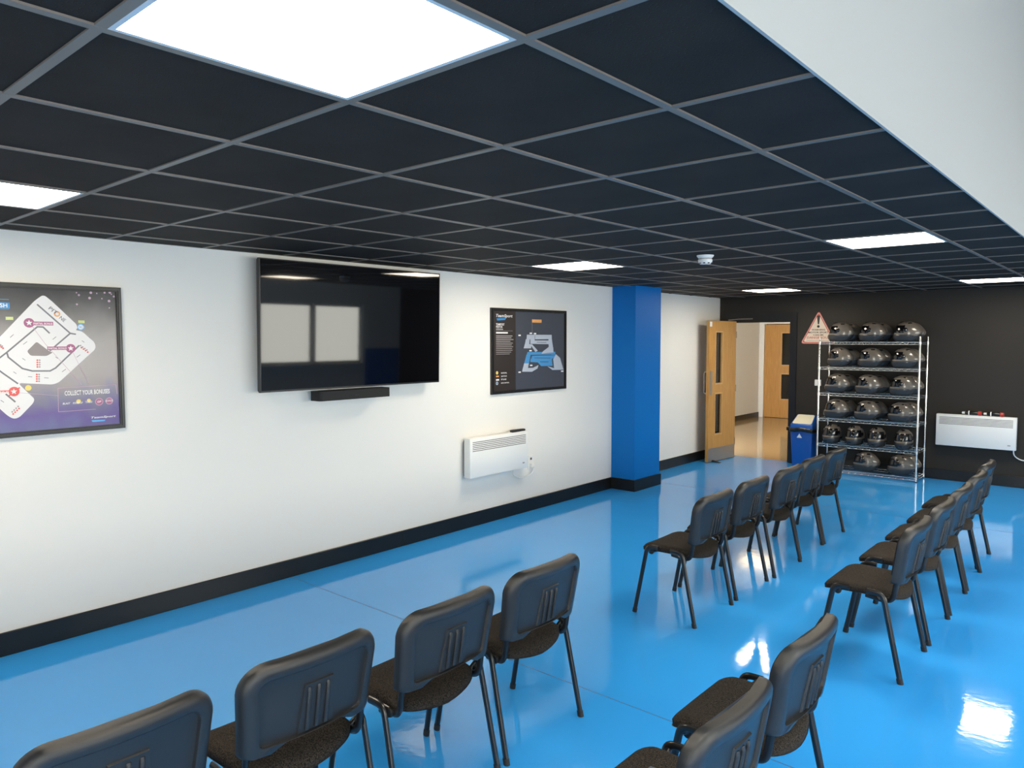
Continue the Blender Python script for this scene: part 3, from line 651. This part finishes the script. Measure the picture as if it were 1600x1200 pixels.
polys('corner_dot_print', [disc(Z1([q])[0], 0.004+0.002*(k % 3), 8) for k, q in enumerate([(512, 160), (528, 176), (608, 160), (648, 165), (700, 160), (735, 158), (745, 170), (762, 186), (730, 216), (732, 262), (515, 238), (600, 196), (682, 200)])], 'p_pink', p1, 1)
polys('box_line_print', stroke(Z1([(388, 800), (776, 775), (784, 838)]), 0.0025)+stroke(Z1([(388, 800), (392, 958), (640, 940)]), 0.0025), 'p_pink', p1, 1)
def t1s(s, quad, material, layer=2, shear=0.0):                     # slanting baseline follows the page
    a, b_, c = [Z1([q])[0] for q in quad]
    text_mesh('lettering', s, material, p1, (PX+0.0004*layer, a[0], a[1]), (0, 1, 0), (0, 0, 1), c[1]-a[1], b_[0]-a[0], shear=shear)
t1s('COLLECT YOUR BONUSES', ((433, 850), (735, 836), (433, 818)), 'white')
t1s('BLAST', ((420, 910), (472, 905), (420, 897)), 'white', 3, 0.2); t1s('POWER UP', ((488, 907), (554, 900), (488, 894)), 'white', 3, 0.2); t1s('TURBO', ((570, 900), (618, 894), (570, 886)), 'white', 3)
polys('bonus_icon_print', [disc(Z1([(526, 888)])[0], 0.013, 12), disc(Z1([(595, 882)])[0], 0.011, 12)], 'p_yellow', p1, 2)
polys('bonus_ring_print', [disc(Z1([(664, 890)])[0], 0.023), disc(Z1([(731, 885)])[0], 0.022)], 'p_pink', p1, 2); polys('bonus_ring_centre', [disc(Z1([(664, 890)])[0], 0.019), disc(Z1([(731, 885)])[0], 0.017)], 'p_purple', p1, 3)
t1s('GP', ((651, 897), (678, 896), (651, 884)), 'white', 4, 0.2); t1s('BONUS', ((707, 891), (756, 888), (707, 879)), 'white', 4)
t1s('TeamSport', ((610, 1008), (776, 996), (610, 990)), 'white', 2, 0.25)
a, b_, c, d = Z1([(620, 1026), (700, 1020), (706, 1010), (612, 1014)]); polys('logo_bar_print', [[a, b_, c, d]], 'p_sky', p1, 2)

Z3 = lambda pts: [lwp(700+x/3.75, 460+y/3.75, PX) for x, y in pts]        # points read off poster 2
A = lwp(769, 480.5, 0.03); Bq = lwp(885.5, 607, 0.03)
p2 = poster('circuit_poster', A[0], Bq[0], Bq[1], A[1], 'p_navy', 'small framed dark poster of a blue and grey track map, above the heater')
yl = A[0]+0.026; ym = Z3([(396, 300)])[0][0]
polys('side_column_print', [rect((yl, Bq[1]+0.026), (ym, A[1]-0.026))], 'p_dark', p2, 1)
def t3(s, x0, y0, x1, y1, material='white', layer=2, shear=0.0): t1('lettering', s, x0, y0, x1, y1, material, p2, Z3, layer, shear)
t3('TeamSport', 281, 118, 378, 138, 'white', 2, 0.25); a, b_, c, d = Z3([(288, 153), (334, 150), (340, 138), (284, 140)]); polys('logo_bar_print', [[a, b_, c, d]], 'p_blue', p2, 2)
t3('TEAMSPORT', 281, 170, 330, 182); t3('PRESTON', 281, 185, 318, 196)
tl = [rect(*Z3([(281, 208), (322, 201)]))]
for k in range(11): tl.append(rect(*Z3([(281, 246+k*10.6), (281+(96, 90, 102, 84, 98, 92, 100, 94, 96, 88, 80)[k], 241+k*10.6)])))
polys('small_text_print', tl, 'p_text', p2, 2); polys('heading_text_print', [rect(*Z3([(281, 229), (350, 221)]))], 'white', p2, 2)
polys('rule_print', stroke(Z3([(281, 213), (378, 214)]), 0.0025), 'p_text', p2, 2)
polys('legend_dot_print', [disc(Z3([(287, 460)])[0], 0.017)], 'p_yellow', p2, 2); polys('legend_bar_print', [rect(*Z3([(281, 485), (298, 476)]))], 'p_orange', p2, 2)
polys('legend_flag_print', [rect(*Z3([(281, 506), (299, 496)]))], 'white', p2, 2); polys('legend_ring_print', [disc(Z3([(287, 521)])[0], 0.017)], 'p_pale', p2, 2); polys('legend_ring_centre', [disc(Z3([(287, 521)])[0], 0.009)], 'p_blue', p2, 3)
t3('MARSHAL', 311, 455, 345, 465); t3('LIGHT BOX', 311, 474, 345, 484); t3('PIT LANE', 311, 493, 341, 503); t3('RACE CONTROL', 311, 513, 358, 523)
polys('orange_tag_print', [rect(*Z3([(492, 165), (548, 148)]))], 'p_orange', p2, 2); polys('tag_line_print', stroke(Z3([(493, 165), (493, 226)]), 0.003), 'p_text', p2, 2)
polys('upper_track_print', [Z3(q) for q in ([(462, 236), (607, 237), (608, 262), (460, 264)], [(456, 262), (478, 262), (476, 292), (450, 292)], [(450, 290), (490, 292), (486, 316), (443, 316)], [(484, 296), (492, 292), (526, 330), (512, 338)],
    [(482, 262), (508, 262), (508, 290), (482, 290)], [(506, 270), (590, 270), (592, 292), (506, 290)], [(588, 260), (608, 262), (616, 318), (590, 318)], [(590, 308), (616, 310), (618, 340), (548, 347), (556, 334)])], 'p_pale', p2, 2)
polys('lower_track_print', [Z3(q) for q in ([(465, 338), (628, 336), (630, 354), (462, 354)], [(460, 352), (484, 352), (474, 404), (446, 404)], [(490, 360), (632, 356), (630, 370), (606, 378), (486, 378)], [(484, 374), (608, 376), (610, 400), (524, 398), (482, 396)], [(524, 396), (610, 398), (612, 418), (545, 420)])], 'p_mid', p2, 2)
polys('pale_track_print', [Z3(q) for q in ([(446, 402), (474, 402), (468, 434), (438, 434)], [(438, 432), (500, 430), (492, 453), (434, 453)], [(498, 430), (530, 414), (524, 434), (492, 453)], [(632, 350), (656, 372), (676, 440), (622, 440), (616, 380)], [(582, 421), (620, 432), (676, 436), (676, 441), (612, 443)])], 'p_pale', p2, 2)
polys('track_line_print', stroke(Z3([(486, 380), (492, 356), (604, 354)]), 0.006)+stroke(Z3([(506, 372), (600, 373)]), 0.005)+stroke(Z3([(540, 395), (588, 395)]), 0.006)+stroke(Z3([(509, 244), (509, 268), (588, 266)]), 0.006)+stroke(Z3([(520, 281), (575, 282)]), 0.005), 'p_navy', p2, 3)
polys('small_mark_print', [rect(*Z3([(x, y+8), (x+14, y)])) for x, y in ((478, 224), (502, 226), (476, 326), (412, 236), (412, 452), (662, 446), (480, 412))], 'white', p2, 3)

# ------------------------------------------------------------------ convector heaters
def heater(name, wd, ht, dp, nslot, loc, rz, label):
    """local: x along the wall, front towards -y"""
    t_ = empty(name, loc, rz); tag(t_, label, 'heater', 'white wall heaters')
    bm = bmesh.new(); box(bm, (-wd/2, -dp, 0), (wd/2, -0.028, ht), 0.007, 2); body = finish('heater_body', bm, 'white_metal', t_, 40)
    boxo('back_plate', (-wd/2+0.015, -0.03, 0.015), (wd/2-0.015, -0.012, ht-0.02), 'tvcase', t_)
    for x in (-wd*0.3, wd*0.3): boxo('wall_bracket', (x-0.03, -0.014, 0.03), (x+0.03, 0.0, ht-0.05), 'tvcase', t_)
    for k in range(nslot):
        z = ht-0.038-k*0.0165; boxo('grille_slot', (-wd/2+0.035, -dp-0.0008, z-0.0032), (wd/2-0.035, -dp+0.002, z+0.0032), 'slot', body)
    boxo('maker_mark', (wd/2-0.085, -dp-0.0008, 0.05), (wd/2-0.055, -dp+0.001, 0.062), 'p_text', body)
    return t_
HD = 0.11
A = hit(736, 686, 0, HD); B = hit(733.5, 749, 0, HD); C = hit(826, 668.5, 0, HD)
hy0, hy1, hz0, hz1 = B[1]+0.01, C[1]-0.01, B[2], A[2]
heater('convector_heater', hy1-hy0, hz1-hz0, HD, 6, (0, (hy0+hy1)/2, hz0), R(90), 'white convector heater on the white wall below the small poster')
rc = empty('remote_control', (0.075, hy1-0.12, hz1)); tag(rc, 'black remote control lying on the heater below the small poster', 'remote control')
bm = bmesh.new(); box(bm, (-0.02, -0.10, 0), (0.02, 0.10, 0.022), 0.006, 2); finish('remote_body', bm, 'rubber', rc, 40)
for k in range(4): boxo('button', (-0.006, -0.07+k*0.035, 0.0222), (0.006, -0.055+k*0.035, 0.0245), 'slot', rc)
skp = hit(829, 722, 0, 0.005); sk = empty('wall_socket', (0, skp[1], skp[2])); tag(sk, 'white double wall socket with a plug beside the heater on white wall', 'socket')
boxo('face_plate', (0, -0.045, -0.073), (0.010, 0.045, 0.073), 'white_metal', sk, 0.003); boxo('plug', (0.010, -0.025, -0.055), (0.045, 0.022, -0.010), 'white_metal', sk, 0.006); boxo('rocker_switch', (0.010, -0.012, 0.025), (0.014, 0.012, 0.048), 'slot', sk)
bm = bmesh.new(); q1 = hit(825, 744, 0, 0.03); q2 = hit(813, 748, 0, 0.04)
tube(bm, fillet([(0.05, skp[1], skp[2]-0.04), (0.045, skp[1]-0.005, skp[2]-0.10), (0.03, q1[1], q1[2]), (0.04, q2[1], q2[2]), (0.05, hy1-0.17, hz0-0.06), (0.05, hy1-0.16, hz0-0.003)], 0.07, 6), 0.005, 6)
tag(finish('power_cord', bm, 'white_metal', None, 60), 'white looped power cord hanging below the heater on white wall', 'cord')
HB = BW-0.10
A = hit(1463, 646, 1, HB); B = hit(1587, 706, 1, HB); C = hit(1461, 694.5, 1, HB)
h2 = heater('convector_heater', B[0]-A[0], A[2]-C[2], 0.10, 6, ((A[0]+B[0])/2, BW, C[2]), 0, 'white convector heater on the charcoal wall right of the helmet rack')
ztop = A[2]
for px, l in ((1503, 'black can with red end lying on the heater, left of two'), (1537, 'black can with red end lying on the heater, right of two')):
    x = hit(px, 645, 1, BW-0.06)[0]
    c = empty('spray_can', (x, BW-0.06, ztop+0.026)); tag(c, l, 'can', 'cans on the heater')
    bm = bmesh.new(); lathe(bm, [(0.022, 0.035), (0.026, 0.04), (0.026, 0.165), (0.024, 0.17)], seg=16, axis='X'); finish('can_body', bm, 'can_black', c, 40)
    bm = bmesh.new(); lathe(bm, [(0.0255, 0.17), (0.026, 0.175), (0.026, 0.205), (0.020, 0.21)], seg=16, axis='X'); finish('can_end', bm, 'can_red', c, 40)
    bm = bmesh.new(); lathe(bm, [(0.010, 0.0), (0.014, 0.004), (0.015, 0.03), (0.021, 0.035)], seg=12, axis='X'); finish('nozzle', bm, 'white_metal', c, 40)
    bm = bmesh.new(); lathe(bm, [(0.0262, 0.07), (0.0264, 0.071), (0.0264, 0.082), (0.0262, 0.083)], seg=16, axis='X'); finish('band', bm, 'white_metal', c, 40)
bm = bmesh.new(); x0 = B[0]-0.03
tube(bm, fillet([(x0, BW-0.03, B[2]+0.02), (x0, BW-0.012, B[2]-0.06), (x0+0.07, BW-0.012, B[2]-0.11), (x0+0.9, BW-0.012, B[2]-0.11)], 0.06, 5), 0.007, 8)
tag(finish('wall_cable', bm, 'white_metal', None, 60), 'white cable running from the heater along the charcoal wall', 'cable')

# ------------------------------------------------------------------ warning sign, switch, smoke detector
SY = BW-0.004
A = hit(1279.5, 485, 1, SY); B = hit(1250.5, 537, 1, SY); 
apex = (A[0], A[2]); hwid = A[0]-B[0]; zb = B[2]
sg = empty('warning_sign', (0, 0, 0)); tag(sg, 'triangular red and cream motor sport warning sign on the charcoal wall', 'sign')
def tri(s, o_): 
    cz = zb+(apex[1]-zb)/3; pts = [(apex[0], apex[1]), (apex[0]-hwid, zb), (apex[0]+hwid, zb)]
    pts = [(apex[0]+(p[0]-apex[0])*s, cz+(p[1]-cz)*s) for p in pts]
    q = fillet([(*p, 0) for p in [pts[-1]]+pts+[pts[0]]], 0.05*s, 5)[1:-1]; return [(p.x, p.y) for p in q]
def tri_obj(name, s, y0, y1, material, par):
    bm = bmesh.new(); q = tri(s, 0); a = [bm.verts.new((p[0], y0, p[1])) for p in q]; c = [bm.verts.new((p[0], y1, p[1])) for p in q]; n = len(q)
    bm.faces.new(a); bm.faces.new(c)
    for i in range(n): bm.faces.new((a[i], a[(i+1) % n], c[(i+1) % n], c[i]))
    return finish(name, bm, material, par)
tri_obj('sign_board', 1.0, BW-0.004, BW, 's_red', sg); tri_obj('white_line', 0.955, BW-0.0046, BW-0.0038, 's_cream', sg); tri_obj('red_border', 0.93, BW-0.0052, BW-0.0044, 's_red', sg); tri_obj('sign_face', 0.84, BW-0.0058, BW-0.005, 's_cream', sg)
hgt = apex[1]-zb; fy = BW-0.0062
def sign_poly(name, pts, material):
    bm = bmesh.new(); bm.faces.new([bm.verts.new((apex[0]+p[0], fy, zb+p[1])) for p in pts]); o = finish(name, bm, material, sg); return o
sign_poly('exclamation_bar', [(-0.010, hgt*0.585), (0.008, hgt*0.585), (0.020, hgt*0.82), (0.012, hgt*0.85), (-0.014, hgt*0.85), (-0.022, hgt*0.82)], 's_black'); sign_poly('exclamation_dot', disc((-0.001, hgt*0.520), 0.018), 's_black')
for s, z_, h_, wd, mm in (('WARNING', 0.395, 0.023, 0.185, 's_black'), ('MOTOR SPORT', 0.315, 0.023, 0.270, 's_black'), ('CAN BE', 0.240, 0.021, 0.140, 's_black'), ('DANGEROUS', 0.150, 0.032, 0.310, 's_red')):
    text_mesh('lettering', s, mm, sg, (apex[0]-wd/2, fy, zb+hgt*z_), (1, 0, 0), (0, 0, 1), h_, wd)
sign_poly('small_print', [(-0.16, hgt*0.092), (0.16, hgt*0.092), (0.16, hgt*0.104), (-0.16, hgt*0.104)], 'p_text')
A = hit(1273, 592, 1, BW-0.01); B = hit(1282.5, 604, 1, BW-0.01)
sw = empty('light_switch', ((A[0]+B[0])/2, BW, (A[2]+B[2])/2)); tag(sw, 'white light switch on the charcoal wall beside the rack post', 'switch')
boxo('face_plate', (-0.043, -0.012, -0.043), (0.043, 0, 0.043), 'white_metal', sw, 0.003); boxo('rocker', (-0.012, -0.016, -0.018), (0.012, -0.011, 0.018), 'white', sw, 0.002)
c = hit(1102, 399, 2, H)
sm = empty('smoke_detector', (c[0], c[1], H)); tag(sm, 'white round smoke detector on the black ceiling', 'smoke detector')
bm = bmesh.new(); lathe(bm, [(0.062, 0.0), (0.060, -0.008), (0.050, -0.020), (0.046, -0.022)], seg=24); finish('detector_base', bm, 'white_metal', sm, 40)
bm = bmesh.new(); lathe(bm, [(0.044, -0.021), (0.044, -0.030)], seg=24); finish('detector_neck', bm, 'p_text', sm, 40)
bm = bmesh.new(); lathe(bm, [(0.050, -0.029), (0.052, -0.036), (0.050, -0.050), (0.036, -0.064), (0.012, -0.066)], seg=24); finish('detector_head', bm, 'white_metal', sm, 40)
for k in range(8):
    a = 2*PI*k/8+0.3; bm = bmesh.new(); box(bm, (-0.007, -0.003, -0.005), (0.007, 0.003, 0.005)); o = finish('detector_vent', bm, 's_black', sm); o.location = (0.0425*math.cos(a), 0.0425*math.sin(a), -0.057); o.rotation_euler = (0, 0, a+PI/2)

# ------------------------------------------------------------------ wire rack with helmets
RX0, RX1, RY0, RY1 = 1.490, 2.690, 10.10, 10.505
LEV = [0.055, 0.385, 0.725, 1.065, 1.412, 1.745]
rk = empty('wire_rack', (0, 0, 0)); tag(rk, 'chrome wire shelving rack full of helmets against the charcoal wall', 'rack')
for x in (RX0, RX1):
    for y in (RY0, RY1):
        bm = bmesh.new(); lathe(bm, [(0.0125, 0.012), (0.0125, 1.80), (0.010, 1.812), (0.004, 1.815)], (x, y, 0), 12); po = finish('post', bm, 'chrome', rk, 40)
        bm = bmesh.new(); lathe(bm, [(0.010, 0.0), (0.016, 0.003), (0.016, 0.010), (0.012, 0.013)], (x, y, 0), 12); finish('foot', bm, 'rubber', po, 40)
for z in LEV:
    bm = bmesh.new()
    for zz, r_ in ((z, 0.0046), (z-0.030, 0.0044)):
        for y in (RY0, RY1): tube(bm, [(RX0, y, zz), (RX1, y, zz)], r_, 6)
        for x in (RX0, RX1): tube(bm, [(x, RY0, zz), (x, RY1, zz)], r_, 6)
    n = 30
    for y in (RY0, RY1):
        pts = [(RX0+(RX1-RX0)*k/n, y, z if k % 2 else z-0.030) for k in range(n+1)]; tube(bm, pts, 0.0034, 5, ref=(0, 1, 0))
    for x in (RX0, RX1):
        pts = [(x, RY0+(RY1-RY0)*k/10, z if k % 2 else z-0.030) for k in range(11)]; tube(bm, pts, 0.0022, 5, ref=(1, 0, 0))
    for k in range(1, 46): x = RX0+(RX1-RX0)*k/46; tube(bm, [(x, RY0, z), (x, RY1, z)], 0.0016, 4)
    for y in (RY0+0.13, RY0+0.27): tube(bm, [(RX0, y, z-0.005), (RX1, y, z-0.005)], 0.0026, 5)
    sh = finish('wire_shelf', bm, 'chrome', rk, 50)
    for x in (RX0, RX1):
        for y in (RY0, RY1):
            bm = bmesh.new(); lathe(bm, [(0.0135, -0.032), (0.017, -0.030), (0.0155, 0.006), (0.0135, 0.008)], (x, y, z), 12); finish('collar', bm, 'chrome', sh, 40)

def hsurf(a, b_, off=0.0):
    """helmet skin: a = azimuth from the face (+x), b = elevation; base on z = 0"""
    ca, sa, cb, sb_ = math.cos(a), math.sin(a), math.cos(b_), math.sin(b_)
    pw = lambda v_, e_: math.copysign(abs(v_)**e_, v_)
    lo_ = sb_ < 0
    ex_ = (0.30+0.45*max(0, -ca)) if lo_ else 0.84
    x = 0.146*pw(cb, ex_)*pw(ca, 0.92); y = 0.102*pw(cb, 0.34 if lo_ else 0.80)*pw(sa, 0.92)
    z = 0.108+(0.106 if lo_ else 0.146)*pw(sb_, 0.9 if not lo_ else 1.0)
    fr_ = max(0, ca)**2; lowf = max(0, min(1, (-sb_+0.05)/0.35))
    x += 0.016*fr_*lowf                                                   # chin bar
    x -= 0.010*fr_*math.exp(-((sb_-0.25)/0.25)**2)                        # eye port set back
    bk = max(0, -ca)**3; x -= 0.026*bk*math.exp(-((sb_-0.05)/0.35)**2)    # tail
    nrm = Vector((ca*cb, sa*cb, sb_)); p = Vector((x, y, z))+nrm*off
    p.z = max(p.z, 0.004 if off <= 0 else 0.0045); return p
def patch(bm, a0, a1, b0, b1, na, nb, off, edge=-0.004, closed=False):
    g = []
    for j in range(nb+1):
        row = []
        for i in range(na+(0 if closed else 1)):
            o_ = edge if ((not closed and i in (0, na)) or j in (0, nb)) else off
            row.append(bm.verts.new(hsurf(a0+(a1-a0)*i/na, b0+(b1-b0)*j/nb, o_)))
        g.append(row)
    for j in range(nb):
        for i in range(na):
            q = (g[j][i], g[j][(i+1) % len(g[j])], g[j+1][(i+1) % len(g[j])], g[j+1][i])
            try: bm.faces.new(q)
            except ValueError: pass
    return g
def make_helmet():
    t_ = empty('racing_helmet')
    bm = bmesh.new(); g = patch(bm, -PI, PI, R(-85), R(88), 40, 26, 0.0, 0.0, True)
    bm.faces.new(g[-1]); bm.faces.new(g[0][::-1]); bmesh.ops.remove_doubles(bm, verts=bm.verts, dist=0.0005)
    finish('shell', bm, 'helmet', t_, 60)
    bm = bmesh.new(); patch(bm, -PI, PI, R(-78), R(-7), 40, 10, 0.0035, -0.002, True); low = finish('lower_band', bm, 'helmet_low', t_, 60)
    bm = bmesh.new(); patch(bm, R(-86), R(86), R(-2), R(42), 24, 8, 0.0045, -0.003); vz = finish('visor', bm, 'visor', t_, 60)
    for s in (-1, 1):
        c_ = hsurf(s*R(86), R(14), 0.004); bm = bmesh.new(); lathe(bm, [(0.026, 0.0), (0.025, 0.003), (0.018, 0.005)], (0, 0, 0), 16, 'Y')
        for v_ in bm.verts: v_.co = Vector((v_.co.x+c_.x, c_.y+s*v_.co.y, v_.co.z+c_.z))
        finish('visor_pivot', bm, 'visor', vz, 50)
    bm = bmesh.new(); patch(bm, R(-30), R(30), R(56), R(78), 8, 5, 0.006, -0.002); finish('top_vent', bm, 'visor', t_, 60)
    for s in (-1, 1):
        bm = bmesh.new(); patch(bm, s*R(95), s*R(128), R(50), R(62), 6, 3, 0.004, -0.002); finish('crown_vent', bm, 'visor', t_, 60)
    bm = bmesh.new(); patch(bm, R(-14), R(14), R(-46), R(-28), 6, 4, 0.006, -0.002); finish('chin_vent', bm, 'visor', low, 60)
    return t_
hp = make_helmet(); first = True
ORD = ['left', 'middle', 'right']; SHN = ['top', 'second', 'third', 'fourth', 'fifth', 'bottom']
FX = [[1.720, 2.105, 2.515], [1.715, 2.100, 2.500], [1.690, 2.075, 2.485], [1.685, 2.070, 2.475], [1.640, 1.930, 2.200, 2.515], [2.075, 2.490]]
HL = []
for r_, xs_ in enumerate(FX):
    z = LEV[5-r_]+0.0050
    if r_ == 4:
        for k, x in enumerate(xs_): HL.append((x, 10.225, z, R(255+4*k), 1.0, 'grey helmet facing the room on the fifth shelf, %s of four' % ('leftmost', 'second', 'third', 'rightmost')[k]))
        continue
    nm = ORD if len(xs_) == 3 else ['left', 'right']
    for k, x in enumerate(xs_):
        HL.append((x, 10.218, z, R(184+random.uniform(-3, 4)), 1.0, 'glossy grey full-face helmet at the front of the %s rack shelf, %s one' % (SHN[r_], nm[k])))
        if not (r_ == 5 and k == 0): HL.append((min(x+0.05+random.uniform(-0.01, 0.02), 2.515), 10.436, z, R(180+random.uniform(-2, 3)), 0.96, 'grey helmet in shadow behind the %s front helmet of the %s rack shelf' % (nm[k], SHN[r_])))
for x, y, z, rz, sc, l in HL:
    o = hp if first else copy_tree(hp); first = False
    o.location = (x, y, z); o.rotation_euler = (0, 0, rz); o.scale = (sc, sc, sc); tag(o, l, 'helmet', 'helmets on the wire rack')

# ------------------------------------------------------------------ swing-top bin
bn = empty('waste_bin', (1.215, 10.375, 0)); tag(bn, 'blue swing-top waste bin with a cream flap beside the doorway', 'bin')
def taper(bm, lo, hi, z0, z1, bev):
    box(bm, (-1, -1, z0), (1, 1, z1))
    for v_ in bm.verts: s = lo if v_.co.z < (z0+z1)/2 else hi; v_.co.x *= s[0]; v_.co.y *= s[1]
    bmesh.ops.bevel(bm, geom=[e for e in bm.edges], offset=bev, segments=3, profile=0.5, affect='EDGES')
bm = bmesh.new(); taper(bm, (0.125, 0.095), (0.152, 0.122), 0.0, 0.53, 0.014); bb = finish('bin_body', bm, 'bin_blue', bn, 40)
bm = bmesh.new()
vs = [(-0.158, -0.128, 0.53), (0.158, -0.128, 0.53), (0.158, 0.128, 0.53), (-0.158, 0.128, 0.53), (-0.150, -0.118, 0.60), (0.150, -0.118, 0.60), (0.128, 0.095, 0.725), (-0.128, 0.095, 0.725), (-0.14, 0.118, 0.70), (0.14, 0.118, 0.70)]
vs = [bm.verts.new(p) for p in vs]
for q in ((0, 3, 2, 1), (0, 1, 5, 4), (4, 5, 6, 7), (7, 6, 9, 8), (3, 8, 9, 2), (1, 2, 9, 6, 5), (0, 4, 7, 8, 3)): bm.faces.new([vs[k] for k in q])
bmesh.ops.bevel(bm, geom=list(bm.edges), offset=0.010, segments=2, profile=0.5, affect='EDGES'); ld = finish('bin_lid', bm, 'bin_blue', bn, 40)
bm = bmesh.new(); n_ = Vector((0, -0.125, 0.213)).normalized(); q0 = [Vector(p) for p in ((-0.132, -0.104, 0.607), (0.132, -0.104, 0.607), (0.116, 0.084, 0.718), (-0.116, 0.084, 0.718))]
a = [bm.verts.new(p-n_*0.004) for p in q0]; c = [bm.verts.new(p+n_*0.006) for p in q0]; bm.faces.new(c); bm.faces.new(a)
for i in range(4): bm.faces.new((a[i], a[(i+1) % 4], c[(i+1) % 4], c[i]))
bmesh.ops.bevel(bm, geom=[e for e in bm.edges if abs((e.verts[0].co-e.verts[1].co).length-0.01) < 0.002], offset=0.025, segments=4, profile=0.5, affect='EDGES')
finish('swing_flap', bm, 'bin_white', ld)
bm = bmesh.new(); pts = []
for k in range(41):
    a = 2*PI*k/40; ex_ = 0.5; cx_ = math.copysign(abs(math.cos(a))**ex_, math.cos(a)); cy_ = math.copysign(abs(math.sin(a))**ex_, math.sin(a))
    pts.append((cx_*(0.168+0.006*math.sin(5*a)), cy_*(0.138+0.005*math.cos(7*a)), 0.520+0.008*math.sin(3*a)+0.004*math.sin(11*a)))
tube(bm, pts, 0.030, 8, 0.7, ref=(0, 0, 1), cap=False); box(bm, (-0.225, -0.08, 0.500), (-0.155, 0.03, 0.550), 0.012, 2); finish('bin_bag', bm, 'bag', bn, 60)
bm = bmesh.new(); y_ = -0.1165; bm.faces.new([bm.verts.new(p) for p in ((-0.060, y_-0.003, 0.415), (0.014, y_-0.003, 0.415), (-0.022, y_-0.006, 0.475))]); finish('recycling_mark', bm, 'white', bb)
